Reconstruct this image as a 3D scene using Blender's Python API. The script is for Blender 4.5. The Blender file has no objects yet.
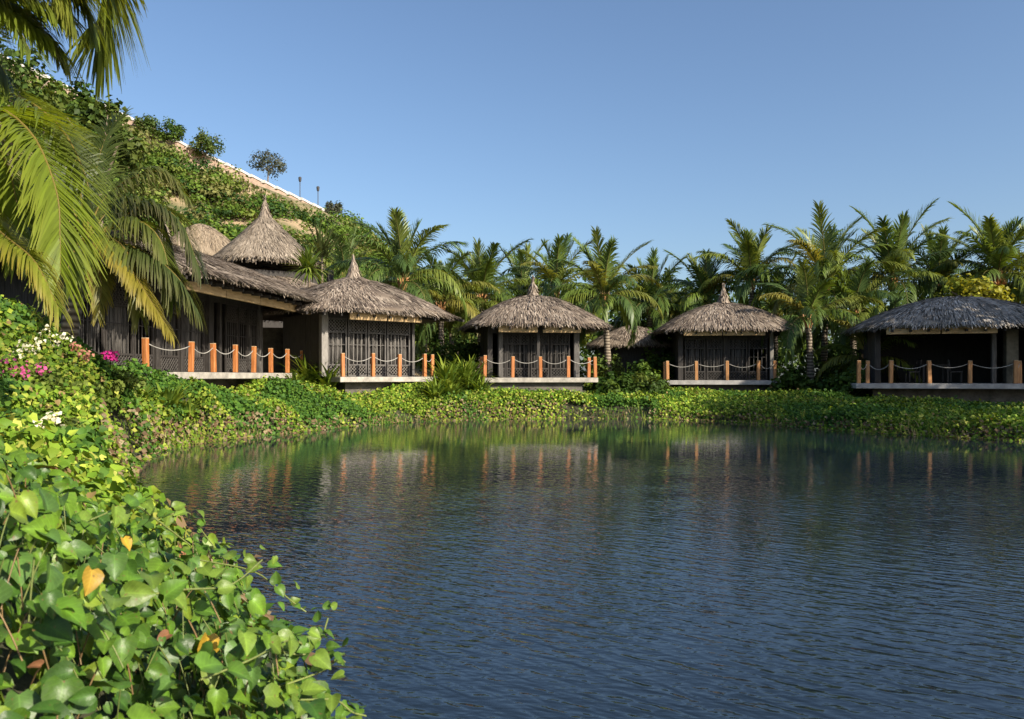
import bpy, math, random
import numpy as np
from mathutils import Vector, Matrix

rng = np.random.default_rng(11)
random.seed(5)
SC = bpy.context.scene
COL = SC.collection
F, HZ, EYE = 800.0, 376.0, 1.65          # focal length in pixels, horizon row, eye height above the water
R = math.radians

def at(px, py, D):
    """the world point that lies D metres ahead and shows at (px, py) in the photo"""
    return np.array([(px - 512) / F * D, D, EYE - (py - HZ) / F * D])

# ------------------------------------------------------------------ materials
def newmat(name):
    m = bpy.data.materials.new(name)
    m.use_nodes = True
    nt = m.node_tree
    b = nt.nodes['Principled BSDF']
    return m, nt, b

def noise_col(nt, b, c1, c2, scale, detail=4, rough=0.6, coord='Object', stretch=None, socket='Base Color', p0=.35, p1=.65):
    tc = nt.nodes.new('ShaderNodeTexCoord')
    mp = nt.nodes.new('ShaderNodeMapping')
    if stretch: mp.inputs['Scale'].default_value = stretch
    n = nt.nodes.new('ShaderNodeTexNoise')
    n.inputs['Scale'].default_value = scale
    n.inputs['Detail'].default_value = detail
    n.inputs['Roughness'].default_value = rough
    r = nt.nodes.new('ShaderNodeValToRGB')
    r.color_ramp.elements[0].position = p0
    r.color_ramp.elements[1].position = p1
    r.color_ramp.elements[0].color = (*c1, 1)
    r.color_ramp.elements[1].color = (*c2, 1)
    nt.links.new(tc.outputs[coord], mp.inputs['Vector'])
    nt.links.new(mp.outputs[0], n.inputs['Vector'])
    nt.links.new(n.outputs[0], r.inputs[0])
    if socket: nt.links.new(r.outputs[0], b.inputs[socket])
    return n, r, mp

def bump(nt, b, src, strength=.4, dist=.02):
    bp = nt.nodes.new('ShaderNodeBump')
    bp.inputs['Strength'].default_value = strength
    bp.inputs['Distance'].default_value = dist
    nt.links.new(src, bp.inputs['Height'])
    nt.links.new(bp.outputs[0], b.inputs['Normal'])
    return bp

def leaf_mat(name, rough=.5, transl=.24, spec=.12):
    m, nt, b = newmat(name)
    a = nt.nodes.new('ShaderNodeAttribute'); a.attribute_name = 'tint'
    nt.links.new(a.outputs['Color'], b.inputs['Base Color'])
    b.inputs['Roughness'].default_value = rough
    b.inputs['Specular IOR Level'].default_value = spec
    t = nt.nodes.new('ShaderNodeBsdfTranslucent')
    mul = nt.nodes.new('ShaderNodeMixRGB'); mul.blend_type = 'MULTIPLY'; mul.inputs[0].default_value = 1
    mul.inputs[2].default_value = (1.5, 1.35, .5, 1)
    nt.links.new(a.outputs['Color'], mul.inputs[1])
    nt.links.new(mul.outputs[0], t.inputs['Color'])
    mx = nt.nodes.new('ShaderNodeMixShader'); mx.inputs[0].default_value = transl
    nt.links.new(b.outputs[0], mx.inputs[1]); nt.links.new(t.outputs[0], mx.inputs[2])
    nt.links.new(mx.outputs[0], nt.nodes['Material Output'].inputs['Surface'])
    return m

def tint_mat(name, rough=.9, spec=.1):
    m, nt, b = newmat(name)
    a = nt.nodes.new('ShaderNodeAttribute'); a.attribute_name = 'tint'
    nt.links.new(a.outputs['Color'], b.inputs['Base Color'])
    b.inputs['Roughness'].default_value = rough
    b.inputs['Specular IOR Level'].default_value = spec
    return m

def wood_mat(name, c1, c2, scale=6, rough=.75, stretch=(6, 6, .6), bs=.3):
    m, nt, b = newmat(name)
    n, r, mp = noise_col(nt, b, c1, c2, scale, stretch=stretch)
    b.inputs['Roughness'].default_value = rough
    bump(nt, b, n.outputs[0], bs, .01)
    return m

M = {}
M['leaf'] = leaf_mat('green_leaf')
M['leaf_near'] = leaf_mat('glossy_leaf', .40, .16, .30)
def veined(m):
    nt = m.node_tree; L = nt.links.new; N = nt.nodes.new
    b = nt.nodes['Principled BSDF']
    src = b.inputs['Base Color'].links[0].from_socket
    a = N('ShaderNodeAttribute'); a.attribute_name = 'leafuv'
    sp = N('ShaderNodeSeparateXYZ'); L(a.outputs['Vector'], sp.inputs[0])
    def mt(op, x, y=None, z=None):
        k = N('ShaderNodeMath'); k.operation = op
        for i, v in enumerate((x, y, z)):
            if v is None: continue
            if isinstance(v, (int, float)): k.inputs[i].default_value = v
            else: L(v, k.inputs[i])
        return k.outputs[0]
    f = mt('PINGPONG', mt('SUBTRACT', mt('MULTIPLY', sp.outputs[1], 6.5), mt('MULTIPLY', sp.outputs[0], 2.0)), .5)
    side = mt('LESS_THAN', f, .07); mid = mt('LESS_THAN', sp.outputs[0], .05)
    vein = mt('MAXIMUM', side, mid)
    tc = N('ShaderNodeTexCoord'); n1 = N('ShaderNodeTexNoise'); n1.inputs['Scale'].default_value = 38; n1.inputs['Detail'].default_value = 4
    L(tc.outputs['Object'], n1.inputs['Vector'])
    n2 = N('ShaderNodeTexNoise'); n2.inputs['Scale'].default_value = 70; n2.inputs['Detail'].default_value = 3; L(tc.outputs['Object'], n2.inputs['Vector'])
    val = mt('ADD', mt('ADD', .62, mt('MULTIPLY', n1.outputs[0], .72)), mt('MULTIPLY', vein, .28))
    mul = N('ShaderNodeVectorMath'); mul.operation = 'SCALE'; L(src, mul.inputs[0]); L(val, mul.inputs['Scale'])
    spot = N('ShaderNodeMapRange'); spot.inputs['From Min'].default_value = .66; spot.inputs['From Max'].default_value = .72; L(n2.outputs[0], spot.inputs['Value'])
    mx = N('ShaderNodeMixRGB'); mx.inputs[2].default_value = (.13, .08, .03, 1); L(spot.outputs[0], mx.inputs[0]); L(mul.outputs[0], mx.inputs[1])
    L(mx.outputs[0], b.inputs['Base Color'])
    bp = N('ShaderNodeBump'); bp.inputs['Strength'].default_value = .5; bp.inputs['Distance'].default_value = .004
    L(mt('SUBTRACT', n1.outputs[0], mt('MULTIPLY', vein, .4)), bp.inputs['Height']); L(bp.outputs[0], b.inputs['Normal'])
veined(M['leaf_near'])
M['frond'] = leaf_mat('palm_frond', .42, .3, .4)
M['frond_near'] = leaf_mat('brightened_palm_frond', .42, .48, .3)  # copy of the frond material, made more translucent to brighten the near leaflets
M['flower'] = leaf_mat('petal', .6, .35, .2)
M['thatch'] = tint_mat('dry_thatch')
M['bark'] = wood_mat('bark', (.10, .075, .05), (.22, .17, .12), 5, .9, (3, 3, 2))
def palm_trunk_mat():
    m, nt, b = newmat('palm_trunk')
    tc = nt.nodes.new('ShaderNodeTexCoord')
    w = nt.nodes.new('ShaderNodeTexWave'); w.bands_direction = 'Z'
    w.inputs['Scale'].default_value = 2.2; w.inputs['Distortion'].default_value = 2.5; w.inputs['Detail'].default_value = 3
    r = nt.nodes.new('ShaderNodeValToRGB')
    r.color_ramp.elements[0].color = (.07, .05, .035, 1); r.color_ramp.elements[1].color = (.30, .25, .19, 1)
    nt.links.new(tc.outputs['Object'], w.inputs['Vector']); nt.links.new(w.outputs[0], r.inputs[0])
    nt.links.new(r.outputs[0], b.inputs['Base Color'])
    b.inputs['Roughness'].default_value = .9
    bump(nt, b, w.outputs[0], .5, .02)
    return m
M['palm_trunk'] = palm_trunk_mat()
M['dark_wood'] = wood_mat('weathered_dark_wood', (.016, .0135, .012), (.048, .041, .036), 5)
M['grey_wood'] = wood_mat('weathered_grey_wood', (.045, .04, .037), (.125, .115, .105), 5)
M['post'] = wood_mat('orange_stained_wood', (.30, .095, .022), (.50, .19, .055), 4, .55)
M['post_tan'] = wood_mat('tan_stained_wood', (.34, .15, .05), (.52, .26, .10), 4, .6)
M['post_top'] = wood_mat('pale_end_grain', (.42, .27, .14), (.56, .40, .24), 9, .8)
M['fascia'] = wood_mat('pale_eave_timber', (.36, .23, .10), (.56, .39, .20), 3, .7, (.8, 5, 5))
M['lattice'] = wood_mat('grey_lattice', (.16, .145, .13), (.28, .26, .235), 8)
M['interior'] = wood_mat('unlit_interior', (.012, .010, .009), (.03, .026, .022), 3)  # near-black, so the gloom inside the huts is held in the colour
def curtain_mat():
    m, nt, b = newmat('grey_curtain')
    noise_col(nt, b, (.014, .013, .012), (.14, .13, .12), 3, stretch=(7, 1, .2), p0=.43, p1=.6)
    b.inputs['Roughness'].default_value = .95
    b.inputs['Specular IOR Level'].default_value = .05
    return m
M['curtain'] = curtain_mat()
def concrete(name, c1, c2):
    m, nt, b = newmat(name)
    n, r, mp = noise_col(nt, b, c1, c2, 2.3, 8, .7)
    b.inputs['Roughness'].default_value = .85
    bump(nt, b, n.outputs[0], .25, .01)
    return m
M['concrete'] = concrete('pale_concrete', (.20, .185, .16), (.46, .42, .36))
M['concrete_grey'] = concrete('grey_concrete', (.22, .21, .20), (.42, .40, .38))
M['found'] = concrete('dark_foundation', (.05, .045, .038), (.16, .14, .115))  # dark mottled tones for the walls below the decks
M['stone'] = concrete('mossy_stone', (.045, .042, .03), (.16, .14, .10))
M['rope'] = concrete('white_rope', (.28, .26, .23), (.46, .44, .40))
M['ridge'] = concrete('pinkish_masonry', (.26, .18, .13), (.40, .29, .22))
M['ridge_top'] = concrete('whitewashed_rail', (.42, .39, .35), (.66, .63, .59))
M['metal'] = concrete('dark_metal', (.04, .04, .045), (.07, .07, .075))
def ground_mat():
    m, nt, b = newmat('bank_soil')
    n, r, mp = noise_col(nt, b, (.018, .026, .009), (.062, .060, .026), 1.2, 8, .7)
    b.inputs['Roughness'].default_value = 1
    bump(nt, b, n.outputs[0], .8, .1)
    return m
M['ground'] = ground_mat()
def hill_mat():
    m, nt, b = newmat('sandy_hillside')
    n, r, mp = noise_col(nt, b, (.07, .085, .024), (.34, .245, .145), .16, 8, .62, p0=.42, p1=.58)
    b.inputs['Roughness'].default_value = 1
    bump(nt, b, n.outputs[0], 1, .8)
    return m
M['hill'] = hill_mat()

def water_mat():
    m, nt, b = newmat('pond_water')
    L = nt.links.new; N = nt.nodes.new
    b.inputs['Base Color'].default_value = (.010, .017, .025, 1)
    b.inputs['Roughness'].default_value = .03
    b.inputs['IOR'].default_value = 1.46
    tc = N('ShaderNodeTexCoord')
    def layer(scale, rot, sx, sy, det, dist):
        mp = N('ShaderNodeMapping'); mp.inputs['Rotation'].default_value = (0, 0, rot); mp.inputs['Scale'].default_value = (sx, sy, 1)
        mp.vector_type = 'TEXTURE'
        mp.inputs['Scale'].default_value = (1 / sx, 1 / sy, 1)
        n = N('ShaderNodeTexNoise'); n.inputs['Scale'].default_value = scale; n.inputs['Detail'].default_value = det
        n.inputs['Roughness'].default_value = .5; n.inputs['Distortion'].default_value = dist
        L(tc.outputs['Object'], mp.inputs['Vector']); L(mp.outputs[0], n.inputs['Vector'])
        return n.outputs[0]
    a = layer(1.0, R(-38), 4.0, 11.0, 1.0, .3)      # main wind ripples
    c = layer(1.0, R(-8), 9.0, 20.0, 1.0, .3)      # finer ripples
    e = layer(1.0, R(20), .14, .26, 3, .8)           # calm and ruffled patches
    def math_(op, x, y):
        k = N('ShaderNodeMath'); k.operation = op
        for i, v in enumerate((x, y)):
            if isinstance(v, (int, float)): k.inputs[i].default_value = v
            else: L(v, k.inputs[i])
        return k.outputs[0]
    hgt = math_('ADD', a, math_('MULTIPLY', c, .34))
    sep = N('ShaderNodeSeparateXYZ'); L(tc.outputs['Object'], sep.inputs[0])
    mr = N('ShaderNodeMapRange'); mr.inputs['From Min'].default_value = 8; mr.inputs['From Max'].default_value = 19
    mr.inputs['To Min'].default_value = 1; mr.inputs['To Max'].default_value = .12
    ax = N('ShaderNodeMath'); ax.operation = 'ABSOLUTE'; L(sep.outputs['X'], ax.inputs[0])
    L(math_('ADD', sep.outputs['Y'], math_('MULTIPLY', ax.outputs[0], .6)), mr.inputs['Value'])
    pr = N('ShaderNodeMapRange'); pr.inputs['From Min'].default_value = .32; pr.inputs['From Max'].default_value = .68
    pr.inputs['To Min'].default_value = .3; pr.inputs['To Max'].default_value = 1.6
    L(e, pr.inputs['Value'])
    bp = N('ShaderNodeBump'); bp.inputs['Distance'].default_value = .017
    L(hgt, bp.inputs['Height']); L(math_('MULTIPLY', mr.outputs[0], math_('MULTIPLY', pr.outputs[0], .85)), bp.inputs['Strength'])
    L(bp.outputs[0], b.inputs['Normal'])
    return m
M['water'] = water_mat()

# ------------------------------------------------------------------ object helpers
def tag(o, label=None, cat=None, group=None, kind=None):
    if label: o['label'] = label
    if cat: o['category'] = cat
    if group: o['group'] = group
    if kind: o['kind'] = kind
    return o

def empty(name, loc=(0, 0, 0), rz=0):
    o = bpy.data.objects.new(name, None)
    COL.objects.link(o)
    o.location = loc; o.rotation_euler = (0, 0, rz)
    o.empty_display_size = .2
    return o

def link_mesh(name, me, mat, parent=None):
    o = bpy.data.objects.new(name, me)
    COL.objects.link(o)
    if mat is not None and not me.materials: me.materials.append(mat)
    if parent is not None: o.parent = parent
    return o

def copy_tree(o, parent=None):
    c = o.copy(); COL.objects.link(c)
    if parent is not None: c.parent = parent
    for ch in list(o.children): copy_tree(ch, c)
    return c

class MB:
    """small mesh builder: boxes, beams and tubes gathered in ONE mesh"""
    def __init__(s): s.v = []; s.f = []; s.smooth = False
    def box(s, c, size, rot=None):
        x, y, z = (d / 2 for d in size)
        b = len(s.v)
        for p in ((-x, -y, -z), (x, -y, -z), (x, y, -z), (-x, y, -z), (-x, -y, z), (x, -y, z), (x, y, z), (-x, y, z)):
            p = Vector(p)
            if rot is not None: p = rot @ p
            s.v.append(tuple(p + Vector(c)))
        for q in ((0, 3, 2, 1), (4, 5, 6, 7), (0, 1, 5, 4), (1, 2, 6, 5), (2, 3, 7, 6), (3, 0, 4, 7)):
            s.f.append(tuple(b + i for i in q))
        return s
    def span(s, x0, x1, y0, y1, z0, z1):
        return s.box(((x0 + x1) / 2, (y0 + y1) / 2, (z0 + z1) / 2), (x1 - x0, y1 - y0, z1 - z0))
    def beam(s, p0, p1, w, h, up=(0, 0, 1)):
        p0, p1 = Vector(p0), Vector(p1)
        d = (p1 - p0); L = d.length; d.normalize()
        u = Vector(up)
        if abs(d.dot(u)) > .98: u = Vector((1, 0, 0))
        x = d.cross(u).normalized(); z = x.cross(d)
        rot = Matrix((x, d, z)).transposed()
        return s.box((p0 + p1) / 2, (w, L, h), rot)
    def tube(s, pts, rad, n=8, cap=True):
        pts = [Vector(p) for p in pts]
        if not hasattr(rad, '__len__'): rad = [rad] * len(pts)
        b = len(s.v); prev = None
        for i, p in enumerate(pts):
            d = (pts[min(i + 1, len(pts) - 1)] - pts[max(i - 1, 0)]).normalized()
            u = prev if prev is not None else (Vector((0, 1, 0)) if abs(d.z) > .8 else Vector((0, 0, 1)))
            x = d.cross(u).normalized(); y = x.cross(d).normalized(); prev = y
            for k in range(n):
                a = 2 * math.pi * k / n
                s.v.append(tuple(p + (x * math.cos(a) + y * math.sin(a)) * rad[i]))
        for i in range(len(pts) - 1):
            for k in range(n):
                s.f.append((b + i * n + k, b + i * n + (k + 1) % n, b + (i + 1) * n + (k + 1) % n, b + (i + 1) * n + k))
        if cap:
            s.f.append(tuple(b + k for k in range(n))[::-1])
            s.f.append(tuple(b + (len(pts) - 1) * n + k for k in range(n)))
        return s
    def build(s, name, mat, parent=None, bevel=0, smooth=False):
        me = bpy.data.meshes.new(name)
        me.from_pydata(s.v, [], s.f); me.update()
        if smooth:
            me.polygons.foreach_set('use_smooth', [True] * len(me.polygons))
        o = link_mesh(name, me, mat, parent)
        if bevel:
            md = o.modifiers.new('bevel', 'BEVEL'); md.width = bevel; md.segments = 1; md.limit_method = 'ANGLE'
        return o

class NB:
    """large leafy mesh: arrays of vertices, faces (all with k corners) and one tint per vertex"""
    def __init__(s): s.V = []; s.Fc = {3: [], 4: []}; s.C = []; s.n = 0; s.UV = []
    def add(s, V, Fc, C):
        V = np.asarray(V, float).reshape(-1, 3); Fc = np.asarray(Fc, int)
        C = np.asarray(C, float)
        if C.ndim == 1: C = np.tile(C, (len(V), 1))
        if len(s.UV) < len(s.V) + 1: s.UV.append(np.tile([0, .5, 0, 1], (len(V), 1)))
        s.V.append(V); s.C.append(C); s.Fc[Fc.shape[1]].append(Fc + s.n); s.n += len(V)
    def mesh(s, name, smooth=False, veins=False):
        V = np.concatenate(s.V); C = np.concatenate(s.C)
        me = bpy.data.meshes.new(name)
        me.vertices.add(len(V)); me.vertices.foreach_set('co', V.astype(np.float32).ravel())
        loops = []; starts = []; pos = 0
        for k in (3, 4):
            if s.Fc[k]:
                fk = np.concatenate(s.Fc[k]); loops.append(fk.ravel())
                starts.append(pos + np.arange(len(fk)) * k); pos += fk.size
        loops = np.concatenate(loops); starts = np.concatenate(starts)
        me.loops.add(len(loops)); me.loops.foreach_set('vertex_index', loops.astype(np.int32))
        me.polygons.add(len(starts)); me.polygons.foreach_set('loop_start', starts.astype(np.int32))
        if smooth: me.polygons.foreach_set('use_smooth', np.ones(len(starts), bool))
        at_ = me.color_attributes.new('tint', 'FLOAT_COLOR', 'POINT')
        rgba = np.ones((len(V), 4), np.float32); rgba[:, :3] = np.clip(C, 0, 1)
        at_.data.foreach_set('color', rgba.ravel())
        if veins:
            a2_ = me.color_attributes.new('leafuv', 'FLOAT_COLOR', 'POINT')
            a2_.data.foreach_set('color', np.concatenate(s.UV).astype(np.float32).ravel())
        me.update(calc_edges=True)
        return me
    def build(s, name, mat, parent=None, smooth=False, veins=False):
        return link_mesh(name, s.mesh(name, smooth, veins), mat, parent)

def unit(a): return a / np.maximum(np.linalg.norm(a, axis=-1, keepdims=True), 1e-9)

def vnoise(x, y, seed=0):
    """value noise, 0..1, numpy"""
    x = np.asarray(x, float); y = np.asarray(y, float)
    xi = np.floor(x).astype(np.int64); yi = np.floor(y).astype(np.int64)
    fx = x - xi; fy = y - yi
    fx = fx * fx * (3 - 2 * fx); fy = fy * fy * (3 - 2 * fy)
    def h(a, b):
        n = (a * 374761393 + b * 668265263 + seed * 974711) & 0x7fffffff
        n = ((n ^ (n >> 13)) * 1274126177) & 0x7fffffff
        return ((n ^ (n >> 16)) & 0xffff) / 65535.0
    return (h(xi, yi) * (1 - fx) + h(xi + 1, yi) * fx) * (1 - fy) + (h(xi, yi + 1) * (1 - fx) + h(xi + 1, yi + 1) * fx) * fy

def mixcol(cols, w, n, jitter=.25):
    """n tints picked from cols with weights w, each a little lighter or darker"""
    cols = np.array(cols); w = np.array(w, float); w /= w.sum()
    c = cols[rng.choice(len(cols), n, p=w)]
    return c * (1 + jitter * rng.uniform(-1, 1, (n, 1)))

# leaf shapes: x across, y from stalk to tip, z up
T_FAR = (np.array([(0, 0, 0), (.42, .45, .13), (0, 1, -.05), (-.42, .45, .13)]), np.array([(0, 1, 2), (0, 2, 3)]))
T_MID = (np.array([(0, 0, 0), (.36, -.06, .08), (.50, .34, .14), (0, 1, -.10), (-.50, .34, .14), (-.36, -.06, .08), (0, .45, .0)]),
         np.array([(0, 1, 6), (1, 2, 6), (2, 3, 6), (3, 4, 6), (4, 5, 6), (5, 0, 6)]))
def near_leaf():
    ts = [0, .10, .26, .46, .68, .86, 1.0]; ws = [.22, .38, .46, .43, .31, .15, .01]
    us = [-1, -.55, 0, .55, 1]
    V = []
    for t, w in zip(ts, ws):
        for u in us:
            V.append((u * w, t - .11 * abs(u) * (1 - t) ** 3, .34 * abs(u) * w + .10 * abs(u) * math.sin(8 * t + u) * w - .30 * t * t))
    Fq = [(j * 5 + i, j * 5 + i + 1, j * 5 + i + 6, j * 5 + i + 5) for j in range(6) for i in range(4)]
    return np.array(V), np.array(Fq)
T_NEAR = near_leaf()
NEAR_UV = np.array([(abs(u), t, 0, 1) for t in [0, .10, .26, .46, .68, .86, 1.0] for u in [1, .55, 0, .55, 1]])
NEAR_VEIN = np.tile([.92, .98, 1.28, .98, .92], 7)      # paler middle vein
T_STRIP = (np.array([(-.5, 0, 0), (.5, 0, 0), (.5, .5, .0), (-.5, .5, .0), (.28, 1, 0), (-.28, 1, 0)]), np.array([(0, 1, 2, 3), (3, 2, 4, 5)]))

def scatter(nb, tmpl, P, nrm, tip, size, col, width=1.0):
    """one leaf at each P, its face along nrm, its tip towards tip"""
    T, Fc = tmpl
    n = len(P)
    if n == 0: return
    nrm = unit(nrm); tip = tip - nrm * (tip * nrm).sum(1, keepdims=True); tip = unit(tip)
    x = np.cross(tip, nrm)
    size = np.broadcast_to(size, (n,)); width = np.broadcast_to(width, (n,))
    V = (P[:, None] + size[:, None, None] * ((T[None, :, 0] * width[:, None])[..., None] * x[:, None] + T[None, :, 1, None] * tip[:, None] + T[None, :, 2, None] * nrm[:, None]))
    k = len(T)
    Fa = (Fc[None] + (np.arange(n) * k)[:, None, None]).reshape(-1, Fc.shape[1])
    if tmpl is T_NEAR:
        nb.UV.append(np.tile(NEAR_UV, (n, 1)))
        C = (col[:, None] * NEAR_VEIN[None, :, None] * rng.uniform(.88, 1.12, (n, k, 1))).reshape(-1, 3)
    else: C = np.repeat(col, k, axis=0)
    nb.add(V.reshape(-1, 3), Fa, C)

def rand_dirs(n): return unit(rng.normal(size=(n, 3)))

# ------------------------------------------------------------------ pond outline and terrain
shore = [(.7, -2), (.35, 1.0), (-.25, 2.6), (-1.0, 4.2), (-2.6, 6.4), (-4.2, 8.6), (-5.4, 10.8), (-6.5, 13.2), (-7.6, 16), (-8.0, 18.3), (-7.5, 21.3),
         (-6.25, 23.6), (-4.8, 27.3), (-2.3, 30), (1.9, 31.3), (6.6, 30.4), (9, 27.2), (10, 24.2), (11.6, 22), (13.2, 20), (16, 15), (18.5, 8), (19, 0), (17, -8), (8, -11), (2, -7)]
def chaikin(p, k):
    p = np.array(p, float)
    for _ in range(k):
        q = np.roll(p, -1, axis=0)
        p = np.stack([.75 * p + .25 * q, .25 * p + .75 * q], 1).reshape(-1, 2)
    return p
SHORE = chaikin(shore, 2)
def sdf(x, y):
    """distance to the water's edge, positive on land"""
    x = np.atleast_1d(np.asarray(x, float)); y = np.atleast_1d(np.asarray(y, float))
    out = np.empty(x.shape)
    A = SHORE; B = np.roll(SHORE, -1, axis=0)
    for s0 in range(0, len(x), 20000):
        px = x[s0:s0 + 20000, None]; py = y[s0:s0 + 20000, None]
        dx = B[:, 0] - A[:, 0]; dy = B[:, 1] - A[:, 1]
        t = np.clip(((px - A[:, 0]) * dx + (py - A[:, 1]) * dy) / (dx * dx + dy * dy), 0, 1)
        d = np.sqrt(((px - A[:, 0] - t * dx) ** 2 + (py - A[:, 1] - t * dy) ** 2).min(1))
        cr = ((A[:, 1] > py) != (B[:, 1] > py)) & (px < dx * (py - A[:, 1]) / np.where(dy == 0, 1e-9, dy) + A[:, 0])
        inside = cr.sum(1) % 2 == 1
        out[s0:s0 + 20000] = np.where(inside, -d, d)
    return out
def land(x, y, d=None):
    x = np.atleast_1d(np.asarray(x, float)); y = np.atleast_1d(np.asarray(y, float))
    if d is None: d = sdf(x, y)
    dl = np.maximum(d, 0)
    pl = .92 - .34 * np.clip((x - 6.5) / 7, 0, 1)
    z = np.where(d > 0, pl * (1 - np.exp(-dl / 1.5)), -1.0 * (1 - np.exp(np.minimum(d, 0) / 1.2)))
    z = z + 2.2 * np.exp(-((x + 11.2) ** 2) / 13 - ((y - 14.3) ** 2) / 26) * (1 - np.exp(-dl / .9))
    z = z + .42 * np.exp(-((x + 1.9) ** 2) / 1.6 - ((y - 1.8) ** 2) / 4.5) * (1 - np.exp(-dl / .4))
    z = z + np.where(d > 0, .10 * (vnoise(x / 1.7, y / 1.7, 3) - .5), 0)
    return z

xs = np.concatenate([-np.geomspace(900, 17, 26), np.arange(-16, 25, .34), np.geomspace(25.5, 900, 26)])
ys = np.concatenate([-np.geomspace(500, 13, 20), np.arange(-12, 41, .34), np.geomspace(41.5, 1600, 30)])
gx, gy = np.meshgrid(xs, ys)
gz = land(gx.ravel(), gy.ravel())
nx, ny = len(xs), len(ys)
idx = np.arange(nx * ny).reshape(ny, nx)
q = np.stack([idx[:-1, :-1], idx[:-1, 1:], idx[1:, 1:], idx[1:, :-1]], -1).reshape(-1, 4)
nb = NB(); nb.add(np.stack([gx.ravel(), gy.ravel(), gz], 1), q, np.array([.05, .05, .02]))
tag(nb.build('ground', M['ground'], smooth=True), kind='structure')

wm = MB(); wm.v = [(-13, -14, 0), (23, -14, 0), (23, 34, 0), (-13, 34, 0)]; wm.f = [(0, 1, 2, 3)]
tag(wm.build('water', M['water']), kind='structure')

# ------------------------------------------------------------------ hill
def tps_fit(P, z, lam=.0):
    P = np.array(P, float); n = len(P)
    d = np.linalg.norm(P[:, None] - P[None], axis=2)
    K = np.where(d > 0, d * d * np.log(np.maximum(d, 1e-9)), 0) + lam * np.eye(n)
    A = np.zeros((n + 3, n + 3)); A[:n, :n] = K; A[:n, n] = 1; A[:n, n + 1:] = P; A[n, :n] = 1; A[n + 1:, :n] = P.T
    w = np.linalg.solve(A, np.concatenate([z, np.zeros(3)]))
    def f(x, y):
        q = np.stack([np.ravel(x), np.ravel(y)], 1)
        d = np.linalg.norm(q[:, None] - P[None], axis=2)
        return np.where(d > 0, d * d * np.log(np.maximum(d, 1e-9)), 0) @ w[:n] + w[n] + q @ w[n + 1:]
    return f
RIDGE = [(-150, -12, 68), (-60, 30, 72), (0, 64, 75), (60, 92, 77), (100, 112, 79), (150, 136, 81.5), (200, 160, 84), (250, 183, 87), (300, 206, 90), (345, 227, 94), (400, 280, 97), (450, 335, 100), (520, 380, 102)]
hp = [at(*r) for r in RIDGE]
ctl = [(p[0], p[1], p[2]) for p in hp]
for p in hp: ctl.append((p[0] - 2, p[1] + 28, p[2] * .72 - 2))
for f_ in [(-150, 330, 36), (0, 330, 41), (150, 322, 44), (250, 318, 46), (330, 318, 50), (400, 345, 58), (470, 376, 66), (560, 380, 72)]:
    p = at(*f_); ctl.append((p[0], p[1], p[2]))
for f_ in [(150, 228, 62), (250, 250, 64), (330, 262, 70), (0, 200, 57), (0, 130, 66)]:
    p = at(*f_); ctl.append((p[0], p[1], p[2]))
hill_z = tps_fit([c[:2] for c in ctl], np.array([c[2] for c in ctl]), 2.0)
hx = np.arange(-78, 12, 1.3); hy = np.arange(34, 136, 1.3)
gx, gy = np.meshgrid(hx, hy)
hz = hill_z(gx, gy) + 1.6 * (vnoise(gx.ravel() / 5, gy.ravel() / 5, 9) - .5) * np.clip((hill_z(gx, gy) - 3) / 6, 0, 1)
edge = np.clip((np.minimum(gx.ravel() + 78, np.minimum(gy.ravel() - 34, 135 - gy.ravel()))) / 6, 0, 1)
hz = hz * edge + (-1) * (1 - edge)
idx = np.arange(len(hx) * len(hy)).reshape(len(hy), len(hx))
q = np.stack([idx[:-1, :-1], idx[:-1, 1:], idx[1:, 1:], idx[1:, :-1]], -1).reshape(-1, 4)
nb = NB(); nb.add(np.stack([gx.ravel(), gy.ravel(), hz], 1), q, np.array([.1, .1, .05]))
tag(nb.build('hill', M['hill'], smooth=True), kind='structure')

G_HILL = [(.055, .11, .016), (.085, .14, .020), (.14, .18, .032), (.032, .07, .016), (.16, .16, .05), (.10, .16, .022)]
n = 4700
sx = rng.uniform(-60, 0, n); sy = rng.uniform(44, 104, n)
sz = hill_z(sx, sy)
ppx = 512 + F * sx / sy; ppy = HZ - F * (sz - EYE) / sy
ok = (ppx > -40) & (ppy < 345) & (sz > 2)
BARE = [(176, 208, 22, 15), (234, 224, 27, 9), (314, 236, 15, 8), (340, 250, 18, 11), (290, 230, 9, 5)]      # sandy slips in the slope
for (cx, cy, rx, ry) in BARE:
    ok &= ((ppx - cx) / rx) ** 2 + ((ppy - cy) / ry) ** 2 > 1
rx_ = np.array([r_[0] for r_ in RIDGE]); ry_ = np.array([r_[1] for r_ in RIDGE])
ok &= (ppy > np.interp(ppx, rx_, ry_) + 7 + 8 * vnoise(ppx / 17, ppx * 0, 13)) | (ppx > 340)
nb = NB()
for i in np.where(ok)[0]:
    r = .6 + 1.9 * rng.uniform() ** 2.2; m_ = int(120 * r)
    d = rand_dirs(m_); d[:, 2] = np.abs(d[:, 2]) * .9
    P = np.array([sx[i], sy[i], sz[i] - .1]) + d * (r * rng.uniform(.45, 1.05, (m_, 1))) * np.array([1, 1, rng.uniform(.6, 1.0)])
    base = np.array(G_HILL[rng.integers(len(G_HILL))])
    scatter(nb, T_FAR, P, d + .7 * rand_dirs(m_) + np.array([0, 0, .3]), rand_dirs(m_), rng.uniform(.16, .36, m_), base * rng.uniform(.65, 1.35, (m_, 1)), 1.2)
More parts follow.
